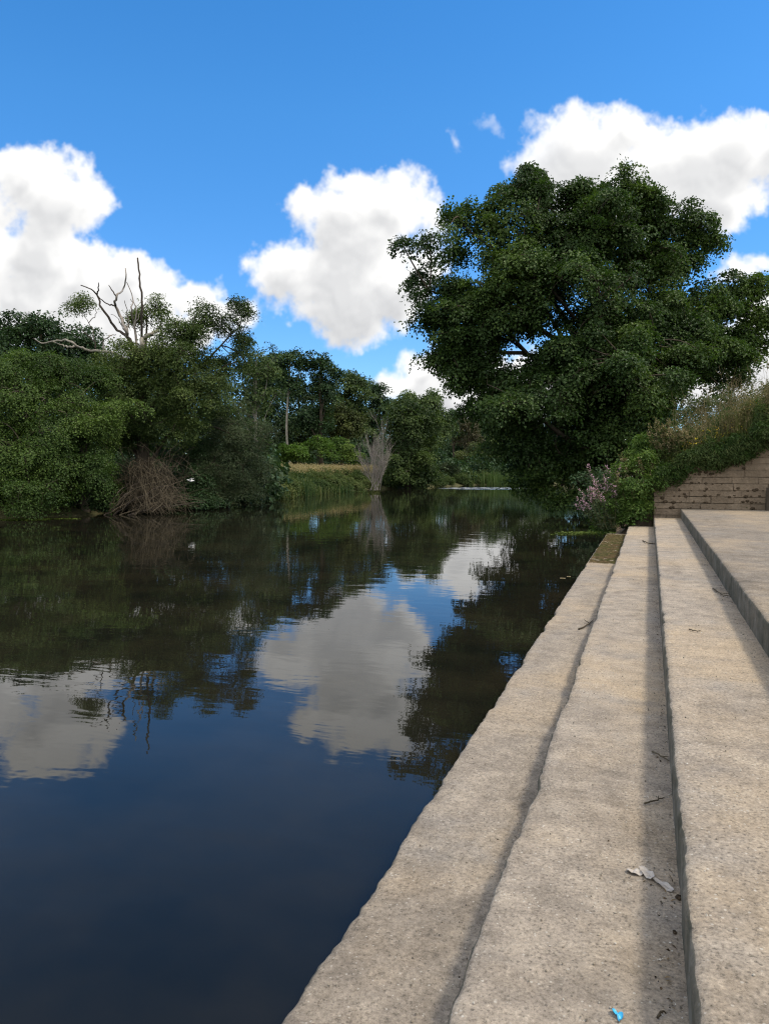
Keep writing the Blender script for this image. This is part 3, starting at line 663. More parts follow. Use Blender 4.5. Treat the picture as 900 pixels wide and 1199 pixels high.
tree('shrub', 'taller bright green bush at the middle back of the far meadow', 'bush', 82, [(370,520,14,14),(382,530,14,11),(362,535,10,8)], 372, (372, 520), 'bright', r0=.08, seed=68, cr=.55, per=36, leaf=.2, dens=1.0, gap=.33, tone0=.35)
tree('shrub', 'mid green bush at the right back of the far meadow by the dead shrub', 'bush', 84, [(398,524,12,14),(410,534,12,9)], 400, (400, 522), 'bramble', r0=.08, seed=69, cr=.55, per=34, leaf=.2, dens=1.0, gap=.3, tone0=.7)

# pale dead shrub standing on the bank
rng = np.random.default_rng(71)
q = onz(437, 571.5, .4); dead = thing('dead_shrub', q, 'leafless pale grey shrub fanning up from the far bank', 'dead shrub')
def fan(mb, s, d, ln, r, depth):
    k = 6; pts = [s]
    dd = d.copy()
    for i in range(3):
        dd = nrm(dd+rng.normal(0, .13, 3)+[0, 0, .05]); pts.append(pts[-1]+dd*ln/3)
    P = spline(pts, k); tubes(mb, P, np.linspace(r, r*.45, k), 5 if depth == 0 else 3)
    if depth >= 3: return
    for i in range((11, 8, 5)[depth]):
        tt = rng.integers(1, k); fan(mb, P[tt], nrm(nrm(P[-1]-P[0])+rng.normal(0, .27, 3)+[0, 0, .25]), ln*rng.uniform(.28, .5), r*.5, depth+1)
for i in range(10):
    a = (i/9-.5)*1.15; d = nrm(RGT*math.sin(a)+FH*rng.normal(0, .25)+np.array([0, 0, math.cos(a)*1.1])); mb = MB()
    fan(mb, q+RGT*rng.normal(0, .35)+np.array([0, 0, -.2]), d, rng.uniform(3.3, 4.7)*(1 if abs(a) < .22 else .7), .032, 0)
    mb.build('stem', M['grey_twig'], dead)

# woods that close the view far behind
def scatter_mass(name, rng, spots, lm, cr, per, leaf, dens):
    lb = [(np.array([x, y, z]), np.array([a, a, h])) for (x, y, z, a, h) in spots]
    mbL, C = crown(lb, rng, sub=4, cr=cr, per=per, leaf=leaf, dens=dens, gap=.25, gscale=.2, zmin=.5); return mbL.build(name, M[lm])
rng = np.random.default_rng(81); sp = []
for i in range(16):
    p = at(rng.uniform(-250, 330), 549, rng.uniform(72, 100)); sp.append((p[0], p[1], rng.uniform(4, 8), rng.uniform(4, 6), rng.uniform(5, 7)))
for i in range(31):
    p = at(300+i*16, 549, rng.uniform(140, 165)); sp.append((p[0], p[1], 4, 6.5, rng.uniform(5, 7) if i < 24 else 4.0))
for i in range(34):
    p = at(240+i*12.5, 549, rng.uniform(96, 118)); sp.append((p[0], p[1], 1.8, 2.6, 2.6))
for i in range(20):
    p = at(-60+i*19, 549, rng.uniform(44, 52)); sp.append((p[0], p[1], 1.6, 2.0, rng.uniform(2, 3.4)))
tag(scatter_mass('woodland', rng, sp, 'dark', 1.2, 30, .42, .8), kind='stuff')

# herbs, meadow grass and reeds on the left bank ----------------------------------------------------
rng = np.random.default_rng(91)
def bank_pts(n, x0, x1, d0, d1):
    out = np.zeros((0, 3))
    while len(out) < n:
        px = rng.uniform(x0, x1, 4000); w = rng.uniform(34, 130, 4000); u = (px-450)/F*w
        X = RGT[0]*u+FH[0]*w; Y = RGT[1]*u+FH[1]*w; d = river_sd(X, Y); k = (d > d0) & (d < d1)
        out = np.concatenate([out, np.stack([X, Y, land_z(X, Y)], -1)[k]])
    return out[:n]
P = bank_pts(22000, 288, 440, 3.6, 13); mb = MB(); n = len(P)
blades(mb, P, rng.uniform(.6, 1.2, n), rng.normal(0, .34, (n, 2)), rng.uniform(.025, .055, n), rng.uniform(.4, 1, n))
tip = P+[0, 0, .85]
leaves(mb, tip+rng.normal(0, .15, (n, 3)), rng.normal(0, 1, (n, 3)), rng.normal(0, .6, (n, 3))+[0, 0, 1], rng.uniform(.12, .3, n), .06, rng.uniform(.4, 1, n))
tag(mb.build('meadow_grass', M['meadow']), kind='stuff')
P = bank_pts(330, 285, 620, -.1, 5); lb = []
for p in P:
    a_ = rng.uniform(.35, .8); lb.append((p+[0, 0, a_*.45], np.array([a_, a_, a_*rng.uniform(.6, 1.1)])))
mb, _c = crown(lb, rng, cr=.34, per=24, leaf=.17, wid=.5, dens=.75, gap=.22, zmin=.02, flat=.4, hang=0, sub=0)
P = bank_pts(1600, 285, 520, -.15, 4.2); n = len(P)
blades(mb, P, rng.uniform(.25, .8, n), rng.normal(0, .35, (n, 2)), rng.uniform(.02, .05, n), rng.random(n))
tag(mb.build('bank_undergrowth', M['herb']), kind='stuff')
P = bank_pts(170, -90, 310, .1, 4.5); lb = []
for p in P:
    a_ = rng.uniform(.5, 1.15); lb.append((p+[0, 0, a_*.55], np.array([a_, a_, a_*rng.uniform(.7, 1.1)])))
mb, _c = crown(lb, rng, cr=.36, per=26, leaf=.14, wid=.6, dens=.8, gap=.22, zmin=.02, flat=.45, hang=.1, sub=0)
tag(mb.build('shaded_undergrowth', M['dark']), kind='stuff')
def reeds(px, py, wid, n, h, label, lm='reed', tone=.5):
    c = onz(px, py, .0); root = thing('reed_clump', c, label, 'reeds', 'reed clumps along the left bank'); mb = MB()
    off = rng.normal(0, 1, (n, 2))*[wid, wid*.4]; P = c+off[:, :1]*RGT+off[:, 1:]*FH*1.0; P[:, 2] = -.1
    blades(mb, P, h*rng.uniform(.6, 1.1, n), rng.normal(0, .16, (n, 2)), rng.uniform(.03, .06, n)*(np.linalg.norm(c)/70), np.clip(rng.normal(tone, .2, n), 0, 1), 5)
    mb.build('blades', M[lm], root); return root
reeds(345, 581, .9, 300, 1.9, 'tall dark reed clump at the water below the far meadow', tone=.25)
reeds(322, 585, .8, 150, .9, 'low yellowing reed clump nearest the grey green willow', 'herb', .7)
reeds(392, 577, 1.2, 180, .9, 'green reed clump closest to the pale dead shrub', tone=.4)
reeds(573, 567.5, 2.4, 800, 2.1, 'distant bright reed bed beside the far river bend', tone=.75)
reeds(597, 567, 1.5, 500, 2.0, 'distant grey green reed bed nearest the sycamore', 'willow', .8)
reeds(370, 579, .9, 140, .9, 'pale flowering reed clump midway along the far bank', 'herb', .9)

# ------------------------------------------------------------------ retaining wall and planted bank on the right
YW = 20.75
prof = [ony(x, y, YW) for x, y in ((766, 573), (772, 563), (785, 554), (813, 541), (849, 531), (880, 517), (900, 506))]
wx_ = np.array([p[0] for p in prof]+[5.2, 8, 15]); wz_ = np.array([p[2] for p in prof]+[3.05, 3.15, 3.2])
def wall_top(x): return np.interp(x, wx_, wz_)
rng = np.random.default_rng(101)
wall = thing('retaining_wall', (wx_[0], YW, .8), 'brown coursed stone retaining wall at the end of the landing', 'wall')
mt, t, b = mat('wall_stone', .95, .1)
a = t.nodes.new('ShaderNodeAttribute'); a.attribute_name = 'tone'; v = objco(t)
n1 = tnoise(t, 9, 6, .7, v); n2 = tnoise(t, 1.4, 5, .6, v)
c = ramp(t, a.outputs['Fac'], [(0, (.19, .150, .112)), (.5, (.235, .188, .142)), (1, (.29, .235, .18))])
c = mixc(t, .8, c, ramp(t, n1, [(.3, (.5, .48, .45)), (.7, (1.25, 1.2, 1.15))]), 'MULTIPLY')
c = mixc(t, ramp(t, n2, [(.38, (0, 0, 0)), (.62, (.8, .8, .8))]), c, (.165, .128, .092))
t.links.new(c, b.inputs['Base Color']); bump(t, b, n1, 1.0, .05); M['stone'] = mt
mb = MB(); z = .55; row = 0
BOXF = [[0, 1, 2, 3], [4, 7, 6, 5], [0, 4, 5, 1], [1, 5, 6, 2], [2, 6, 7, 3], [3, 7, 4, 0]]
while z < 3.2:
    ch = .165+rng.normal(0, .006); x = wx_[0]-.02+(row % 2)*.0; first = True
    while x < 14:
        bw = rng.uniform(.45, .95)
        if first and row % 2: bw *= .55
        first = False; zt = wall_top(x+bw*.5); zt0 = wall_top(x)
        if z+ch*.5 < zt:
            hi = min(z+ch-.007, max(zt-.02, z+.05)); dp = rng.normal(0, .010); g = .001; j = lambda: rng.normal(0, .006)
            y0 = YW+dp+(z-.8)*.06
            f_ = [(x+g+j(), y0+j(), z+j()), (x+bw-g+j(), y0+j(), z+j()), (x+bw-g+j(), y0+.01+j(), hi+j()), (x+g+j(), y0+.01+j(), hi+j())]
            V = f_+[(p[0], p[1]+.3, p[2]) for p in f_]
            # pillowed face: ring inset proud of the joint
            cx_, cz_ = x+bw/2, (z+hi)/2
            V += [(cx_+(p[0]-cx_)*.97, p[1]-.007, cz_+(p[2]-cz_)*.86) for p in f_]
            mb.add(V, BOXF[1:]+[[8, 9, 10, 11], [0, 1, 9, 8], [1, 2, 10, 9], [2, 3, 11, 10], [3, 0, 8, 11]], np.clip(rng.normal(.5, .22), 0, 1))
        x += bw
    z += ch; row += 1
mb.build('stonework', M['stone'], wall)
mb = MB(); xs = np.linspace(wx_[0]+.03, 14, 60); zt = wall_top(xs)-.06
V = np.concatenate([np.stack([xs, YW+.025+0*xs, .5+0*xs], -1), np.stack([xs, YW+.03+(zt-.8)*.06, zt], -1), np.stack([xs, YW+.4+0*xs, zt], -1)])
i = np.arange(59); mb.add(V, np.concatenate([np.stack([i, i+1, i+61, i+60], -1), np.stack([i+60, i+61, i+121, i+120], -1)]), .3)
mb.build('mortar', M['stone'], wall)

mt, t, b = mat('bank_soil', 1.0, .05); v = objco(t); n1 = tnoise(t, 7, 8, .75, v); n2 = tnoise(t, 1.6, 5, .65, v)
c = ramp(t, n1, [(.30, (.045, .033, .022)), (.48, (.125, .096, .066)), (.70, (.21, .165, .12))])
c = mixc(t, ramp(t, n2, [(.55, (0, 0, 0)), (.70, (.7, .7, .7))]), c, (.075, .080, .030))
t.links.new(c, b.inputs['Base Color']); bump(t, b, n1, 1.0, .09); M['bank_soil'] = mt
# earth bank behind the wall
bx = np.concatenate([np.linspace(-1.4, 6, 190), np.linspace(6.1, 16, 50)]); by = np.concatenate([[YW-.25, YW-.24, YW-.23, YW-.22, YW-.21], np.linspace(YW-.14, YW+3, 29), np.linspace(YW+3.3, 46, 30)])
BX, BY = np.meshgrid(bx, by)
core = np.where(BX < wx_[0], np.interp(BX, [-1.4, -.9, -.3, wx_[0]], [-.4, .2, .75, 1.05]), wall_top(BX))
rise = .38*sstep(YW, YW+2.2, BY)*sstep(.2, 3, BX)
fall = 1-sstep(25, 38, BY)
lz = land_z(BX, BY)
BZ = np.where(BY < YW+.12, np.minimum(core-.35, .5), core-.02)+rise+(fbm(np.stack([BX, BY, BX*0], -1), 1.6, 5, 5)-.5)*.55*sstep(YW+.1, YW+.8, BY)
BZ = np.maximum(BZ*fall+(lz-.05)*(1-fall), np.where(BX > -.4, -9, -9))
lip = np.where(BX > wx_[0]-.05, core-.02-.15*np.clip(fbm(np.stack([BX*1.2, BX*0, BX*0], -1), 1.0, 6, 4)-.25, 0, 1), BZ)
fr_ = np.clip((YW-.205-BY)/.045, 0, 1)
BZ = np.where(BY < YW-.2, lip*fr_+(core+.02)*(1-fr_), np.where(BY < YW+.05, np.where(BX > wx_[0]-.05, core+.02, BZ), BZ))
BZ = np.where((BX < -.2) & (BY > 23), np.minimum(BZ, lz+.03), BZ)
BY2 = np.where(BY < YW-.2, YW+.22, np.where(BY < YW+.02, YW+.16, BY))+(fbm(np.stack([BX, BZ, BY], -1), 5, 8, 5, .65)-.5)*.05
mb = MB(); mb.add(*gridmesh(BX, BY2, BZ)); tag(mb.build('earth_bank', M['bank_soil'], smooth=True), kind='structure')
def bank_z(x, y):
    ix = np.clip(np.searchsorted(bx, x), 1, len(bx)-1); iy = np.clip(np.searchsorted(by, y), 1, len(by)-1); return BZ[iy, ix]

# soil and roots spilled over the wall face
mb = MB(); rng = np.random.default_rng(103)
for i in range(520):
    x = rng.uniform(wx_[0]+.1, 6); k = abs(rng.normal(0, .28)); z = wall_top(np.array(x))-k+.05
    if rng.random() < .3: z = ZS[3]+.16*rng.integers(0, 5)+rng.normal(0, .02)+.02
    if z < ZS[3] or z > wall_top(np.array(x))+.1: continue
    r = rng.uniform(.012, .045); d = nrm(rng.normal(size=(14, 3)))*r*rng.uniform(.6, 1.2, (14, 1))*[1.3, .6, .8]
    c0 = np.array([x, YW-.015+(z-.8)*.06, z]); n_ = 8
    ring1 = [c0+np.array([math.cos(a)*r*rng.uniform(.7, 1.3), -.3*r, math.sin(a)*r*.7*rng.uniform(.7, 1.3)]) for a in np.arange(n_)*2*np.pi/n_]
    ring0 = [c0+np.array([math.cos(a)*r*1.4, .5*r, math.sin(a)*r]) for a in np.arange(n_)*2*np.pi/n_]
    V = ring0+ring1+[c0+np.array([0, -.8*r, .1*r])]
    mb.add(V, [[q_, (q_+1) % n_, n_+(q_+1) % n_, n_+q_] for q_ in range(n_)]); 
    mb.F.append(np.array([[n_+q_, n_+(q_+1) % n_, 2*n_] for q_ in range(n_)])+mb.n-len(V))
mt, t, b = mat('dark_earth', 1.0, .05); v = objco(t); n1 = tnoise(t, 25, 6, .7, v)
t.links.new(ramp(t, n1, [(.3, (.035, .026, .017)), (.7, (.12, .09, .062))]), b.inputs['Base Color']); bump(t, b, n1, 1, .03); M['earth'] = mt
tag(mb.build('spilled_soil', M['earth'], smooth=True), kind='stuff')

# tall grass and weeds on the bank
rng = np.random.default_rng(105)
def bank_spots(n, x0, x1, y0, y1):
    x = rng.uniform(x0, x1, n); y = rng.uniform(y0, y1, n); return np.stack([x, y, bank_z(x, y)-.03], -1)
mb = MB(); P = bank_spots(9000, .3, 9, YW+.05, YW+3.5); n = len(P)
cn = vnoise(P, 1.1, 3)
blades(mb, P, (.35+.75*cn)*rng.uniform(.6, 1.2, n), rng.normal(0, .40, (n, 2))+[0, -.12], rng.uniform(.006, .014, n), np.clip(cn+rng.normal(0, .2, n), 0, 1), 5)
P = bank_spots(4200, .3, 9, YW+.0, YW+.5); n = len(P)                 # overhang
blades(mb, P, rng.uniform(.3, .7, n), np.stack([rng.normal(0, .5, n), -rng.uniform(.3, 1.6, n)], -1), rng.uniform(.006, .013, n), rng.random(n), 5, 1.1)
tag(mb.build('bank_grass', M['herb']), kind='stuff')
mb = MB(); P = bank_spots(2600, .2, 9, YW+.1, YW+3.5); n = len(P)
h_ = rng.uniform(.7, 1.35, n); ln_ = rng.normal(0, .28, (n, 2))
blades(mb, P, h_, ln_, rng.uniform(.005, .009, n), rng.random(n), 5)
tip = P+np.concatenate([ln_*h_[:, None], (h_*.88)[:, None]], 1)
for k in range(6):
    leaves(mb, tip+np.stack([rng.normal(0, .02, n), rng.normal(0, .02, n), -rng.random(n)*.28], -1), rng.normal(0, 1, (n, 3)), np.array([0, 0, 1.])+rng.normal(0, .5, (n, 3)), rng.uniform(.03, .07, n), .018, rng.random(n))
tag(mb.build('dry_seeding_grass', M['straw']), kind='stuff')
mb = MB(); P = bank_spots(16000, .05, 9, YW+.02, YW+3); n = len(P)
leaves(mb, P+np.stack([0*P[:, 0], 0*P[:, 0], rng.random(n)**1.4*.75*vnoise(P, 1.3, 9)*1.6], -1), np.array([0, 0, 1.])+rng.normal(0, .8, (n, 3)), rng.normal(0, 1, (n, 3)), rng.uniform(.04, .11, n), rng.uniform(.02, .045, n), rng.random(n))
def edge_weeds(name, n_, m_, tn):
    lb = []
    for i in range(n_):
        x = wx_[0]+.05+(5.6-wx_[0])*rng.random()**1.1; a_ = rng.uniform(.10, .27)
        lb.append((np.array([x, YW-.03, wall_top(np.array(x))+rng.uniform(-.24, .20)]), np.array([a_*1.5, a_*.9, a_])))
    m2, _ = crown(lb, rng, cr=.12, per=26, leaf=.065, wid=.42, dens=.8, gap=.25, zmin=.9, flat=.35, hang=.2, gscale=3, tone0=tn, sub=0)
    tag(m2.build(name, M[m_]), kind='stuff')
def bank_clumps(name, n_, m_, tn, lf, wd):
    lb = []
    for i in range(n_):
        x = rng.uniform(.2, 5.5); y = rng.uniform(YW+.1, YW+1.6); a_ = rng.uniform(.14, .34)
        lb.append((np.array([x, y, float(bank_z(np.array([x]), np.array([y]))[0])+a_*1.1]), np.array([a_, a_, a_*rng.uniform(1.2, 2.4)])))
    m2, _ = crown(lb, rng, cr=.13, per=24, leaf=lf, wid=wd, dens=.7, gap=.28, zmin=1.0, flat=.3, hang=-.3, gscale=3, tone0=tn, sub=0)
    tag(m2.build(name, M[m_]), kind='stuff')
bank_clumps('tall_weeds', 40, 'herb', .65, .075, .3); bank_clumps('leafy_weeds', 22, 'bramble', .5, .07, .5); bank_clumps('dry_weeds', 22, 'straw', .35, .06, .22)
edge_weeds('overhanging_weeds', 46, 'herb', .55); edge_weeds('overhanging_undergrowth', 24, 'bramble', .4)
tag(mb.build('bank_weeds', M['herb']), kind='stuff')

def flower_plant(name, label, cat, base, h, n_stem, spread, fl_mat, fl_n, fl_size, group, leaf_m='herb', spike=False, seed=0, lean=(0, 0), leafn=26):
    rg = np.random.default_rng(seed); root = thing(name, base, label, cat, group); st, lf, fl = MB(), MB(), MB()
    for i in range(n_stem):
        d = np.array([rg.normal(lean[0], spread), rg.normal(lean[1], spread), 1.]); hh = h*rg.uniform(.65, 1.05)
        s = base+np.array([rg.normal(0, .06), rg.normal(0, .06), -.03]); e = s+nrm(d)*hh
        P = spline([s, s+(e-s)*.5+rg.normal(0, .05, 3)*hh, e+np.array([d[0], d[1], -.2])*.06*hh], 8); tubes(st, P, np.linspace(.007, .003, 8), 4)
        k = leafn; tt = rg.random(k)**.8; pi = P[(tt*7).astype(int)]
        dr = nrm(rg.normal(size=(k, 3))*[1, 1, .35]); leaves(lf, pi, np.array([0, 0, 1.])+rg.normal(0, .4, (k, 3)), dr, rg.uniform(.05, .12, k)*h*.9, rg.uniform(.015, .03, k)*h, rg.random(k))
        k = fl_n
        if spike: q_ = e+(P[5]-e)*rg.random((k, 1))+rg.normal(0, .022, (k, 3))
        else: q_ = e+rg.normal(0, 1, (k, 3))*[.20, .16, .16]*h
        leaves(fl, q_, np.array([0, 0, 1.])*(not spike)+rg.normal(0, .5, (k, 3))+[0, -.4, 0], rg.normal(size=(k, 3)), fl_size*rg.uniform(.7, 1.2, k), fl_size*.8, rg.random(k))
    st.build('stems', M['stem'], root); lf.build('leaves', M[leaf_m], root); fl.build('flowers', M[fl_mat], root)
    return root
def on_bank(px, py, y): 
    q = ony(px, py, y); q[2] = bank_z(q[0:1], q[1:2])[0]; return q
RG = 'yellow ragwort plants on the bank above the wall'
for i, (px, y, lab) in enumerate([(818, YW+.35, 'yellow flowered ragwort leftmost of those above the wall'), (832, YW+.7, 'ragwort with yellow heads second from the left above the wall'), (846, YW+.3, 'low yellow ragwort hanging nearest the wall middle'),
        (858, YW+.9, 'ragwort with scattered yellow heads at the centre of the clump'), (871, YW+.5, 'ragwort with few yellow heads second from the right'), (886, YW+.8, 'sparse ragwort at the right edge above the tallest wall')]):
    flower_plant('ragwort_plant', lab, 'flowers', on_bank(px, 520, y), .62, 7, .30, 'yellow', 9, .032, RG, seed=110+i, lean=(0, -.15))
PGP = 'pink flower stems at the end of the steps'
for i, (px, py, dy, h, lab, ln) in enumerate([(706, 610, .0, 1.35, 'tallest pink flowering plant leaning over water beside the bramble', (-.25, -.1)), (700, 614, .3, 1.05, 'shorter pink flowering plant low over the river edge', (-.55, -.15)),
        (716, 606, .2, 1.5, 'pink flowering plant rising against the bramble bush', (-.12, 0)), (730, 600, .6, 1.9, 'high pink flower spikes poking out above the bramble', (-.22, 0))]):
    q = ony(px, py, 20.3+dy); q[2] = max(.1, min(q[2], .55))
    flower_plant('pink_flower_plant', lab, 'flowers', q, h, 8, .20, 'pink', 26, .04, PGP, leaf_m='willow', spike=True, seed=120+i, lean=ln, leafn=34)
WGP = 'white flowers among the bramble'
for i, (px, py, lab) in enumerate([(742, 520, 'white flowered stem at the top left of the bramble'), (752, 530, 'white flowered stem in the middle of the bramble top')]):
    q = ony(px, 590, 20.9+.1*i); q[2] = 1.0; flower_plant('white_flower_plant', lab, 'flowers', q, 1.35+.1*i, 4, .12, 'white', 4, .05, WGP, seed=130+i, leafn=18)

tree('bramble_bush', 'dense green bramble bush hanging beside the retaining wall and steps', 'bush', 19.9,
     [(745,560,22,34),(735,585,18,28,-.2),(752,592,13,20,-.25),(762,545,18,22,.3),(728,560,13,22,.2),(720,592,18,26,.1),(708,612,14,14,.2),(738,535,10,16,.4),(760,565,14,10,-.5),(733,610,12,12,-.4),(752,525,16,16,.5),(775,532,16,14,.6)], 748, (750, 545), 'bramble',
     base_z=.5, r0=.03, seed=140, cr=.17, per=30, leaf=.066, wid=.62, dens=.85, gap=.34, gscale=2.6, limbs=10, twig=.005, zmin=.45)
tree('bank_bush', 'dark shaded bush on the right bank behind the pink flowers', 'bush', 27,
     [(702,572,24,30),(725,562,26,36),(684,592,18,16,-.4),(742,560,22,34,.5),(705,600,22,12,-.6)], 722, (722, 560), 'dark', base_z=.2, r0=.06, seed=170, cr=.3, per=34, leaf=.10, dens=.9, gap=.28, zmin=.05)
MG = 'tall grey seeding weeds above the bramble'
for i, (px, y, h, lab) in enumerate([(738, YW+.2, 1.5, 'leftmost tall grey seeding weed leaning out above the bramble'), (752, YW+.5, 1.7, 'tall grey seeding weed second from the left above the bramble'), (764, YW+.3, 1.45, 'tall grey seeding weed directly above the left end of the wall'),
        (778, YW+.6, 1.5, 'tall dense grey weed in the middle of the weeds left of the ragwort'), (790, YW+.4, 1.3, 'grey seeding weed just left of the ragwort'), (803, YW+.7, 1.25, 'shortest grey seeding weed touching the ragwort')]):
    q = on_bank(px, 545, y); flower_plant('mugwort_plant', lab, 'plant', q, h, 16, .22, 'straw', 44, .05, MG, seed=160+i, spike=True, lean=(-.10, -.05), leafn=60)
tree('hedge_bush', 'low brownish green bush on the bank top at the right edge', 'bush', 23.0,
     [(835,480,22,20),(865,478,26,20),(900,468,30,22),(930,470,30,30),(880,495,34,16),(810,492,24,20),(825,505,26,14),(850,500,28,16),(915,490,30,20)], 870, (870, 480), 'herb', base_z=2.4, r0=.025, seed=142, cr=.2, per=30, leaf=.075, wid=.42, dens=.95, gap=.33, gscale=1.8, flat=.2, hang=-.4, limbs=16, twig=.005, tone0=.5)

# tall dead flower stems rising against the sky
mb = MB(); rng = np.random.default_rng(145)
P = bank_spots(170, .6, 6, YW+.3, YW+2.5)
for p in P:
    h = rng.uniform(1.0, 1.9); e = p+np.array([rng.normal(0, .25), rng.normal(0, .15), h]); c_ = spline([p, (p+e)/2+rng.normal(0, .06, 3), e], 7)
    tubes(mb, c_, np.linspace(.006, .002, 7), 3)
    for k in range(7):
        s = c_[rng.integers(3, 7)]; e2 = s+np.array([rng.normal(0, .14), rng.normal(0, .14), rng.uniform(.05, .28)])
        tubes(mb, np.stack([s, (s+e2)/2+[0, 0, -.02], e2]), np.array([.003, .0025, .0035]), 3)
tag(mb.build('dead_flower_stalks', M['straw']), kind='stuff')

# ------------------------------------------------------------------ small things
rng = np.random.default_rng(151)
mt, t, b = mat('moss', 1.0, .05); v = objco(t); n1 = tnoise(t, 14, 6, .7, v); n2 = tnoise(t, 3, 4, .6, v)
t.links.new(mixc(t, .5, ramp(t, n1, [(.36, (.022, .016, .009)), (.52, (.085, .062, .030)), (.68, (.20, .15, .08))]), ramp(t, n2, [(.42, (.085, .060, .032)), (.58, (.040, .055, .014))])), b.inputs['Base Color']); bump(t, b, n1, 1, .04); M['moss'] = mt
yy = np.linspace(13.5, 19.75, 150); xx = np.linspace(XA+.03, XB-.01, 24); MX, MY = np.meshgrid(xx, yy)
ed = np.minimum.reduce([(MY-13.5)/.3, (19.75-MY)/.15, (MX-XA)/.06+.1, MX*0+1.0])+(fbm(np.stack([MX, MY, MX*0], -1), 4, 2, 4)-.5)*.8
MZ = ZS[0]-.025+.036*sstep(0, .7, ed)+(fbm(np.stack([MX, MY, MX*0], -1), 9, 6, 5, .7)-.5)*.09*sstep(0, 1, ed)
mb = MB(); mb.add(*gridmesh(MX, MY, MZ)); tag(mb.build('moss_mat', M['moss'], smooth=True, origin=(-.8, 18.6, ZS[0])), 'brown and green moss mat covering the far end of the lowest step', 'moss')

def weed_mat(px, py, a, bb, n, label):
    c = onz(px, py, .0); mb = MB(); r = np.sqrt(rng.random(n)); th = rng.random(n)*2*np.pi
    P = c+(RGT*(r*np.cos(th)*a)[:, None])+FH*(r*np.sin(th)*bb)[:, None]; P[:, 2] = rng.uniform(.004, .02, n)
    leaves(mb, P, np.array([0, 0, 1.])+rng.normal(0, .15, (n, 3)), rng.normal(size=(n, 3))*[1, 1, .1], rng.uniform(.05, .12, n), rng.uniform(.04, .09, n), rng.random(n), .05)
    tag(mb.build('floating_weed_mat', M['weed'], origin=c), label, 'water weed', 'floating green weed mats')
weed_mat(30, 608.5, 1.0, .5, 1500, 'floating green weed mat below the leftmost alder'); weed_mat(70, 607.5, .9, .15, 300, 'thin floating weed streak below the second alder')
weed_mat(690, 624, 1.1, .35, 700, 'floating green weed mat under the pink flowers'); weed_mat(663, 626, .5, .15, 120, 'small floating weed scrap out from the pink flowers')
weed_mat(405, 575.5, 1.8, .3, 300, 'far floating weed streak beside the pale dead shrub')
for i, (px, py, lab) in enumerate([(659, 677, 'larger pale floating leaf near the lowest step'), (666, 675, 'smaller pale floating leaf beside the larger one')]):
    c = onz(px, py, .004); mb = MB(); a = np.arange(10)*2*np.pi/10; r = .055-.015*i
    V = np.concatenate([[c+[0, 0, .006]], np.stack([c[0]+np.cos(a)*r*(1-.25*np.cos(a)), c[1]+np.sin(a)*r*.7, c[2]+.004*np.sin(3*a)], -1)])
    mb.add(V, [[0, k+1, (k+1) % 10+1] for k in range(10)], .9); tag(mb.build('floating_leaf', M['straw'], origin=c), lab, 'leaf', 'pale floating leaves')

def twig(name, pts, z, r, label, m='brush_wood', fork=True):
    P3 = [onz(x, y, z)+[0, 0, r+.004+.008*(i % 2)] for i, (x, y) in enumerate(pts)]; mb = MB(); k = 4*len(pts)
    l = spline(P3, k, rng, r*.5); tubes(mb, l, np.linspace(r, r*.45, k), 6)
    if fork:
        s = l[k//2]; d = l[-1]-l[0]; e = s+np.array([d[0]*.25-d[1]*.18, d[1]*.25+d[0]*.18, .006]); tubes(mb, np.stack([s, (s+e)/2, e]), np.array([r*.6, r*.5, r*.3]), 5)
    tag(mb.build(name, M[m], origin=P3[0], smooth=True), label, 'twig', 'twigs lying on the steps')
twig('twig', [(754, 943), (766, 941), (777, 936)], ZS[1], .0045, 'dark straight twig on the middle step close to the riser')
twig('twig', [(763, 882), (772, 888), (783, 893)], ZS[1], .005, 'dark curved twig further up the middle step beside the riser')
twig('twig', [(752, 634), (760, 638), (766, 637)], ZS[1], .012, 'dark curled twig at the far end of the middle step')
twig('twig', [(677, 738), (688, 733), (694, 727)], ZS[0], .009, 'dark forked twig on the lowest step')
twig('twig', [(834, 690), (846, 699), (862, 700)], ZS[2], .007, 'thin curved twig on the highest step near the landing')
twig('twig', [(769, 1195), (775, 1191), (779, 1190)], ZS[1], .004, 'short dark twig at the bottom edge of the photo', fork=False)
twig('twig', [(806, 738), (815, 741), (820, 739)], ZS[2], .005, 'short dark twig on the highest step nearer the camera', fork=False)
twig('twig', [(773, 1058), (775, 1063)], ZS[1], .003, 'tiny twig on the middle step below the dry torn leaf', fork=False)

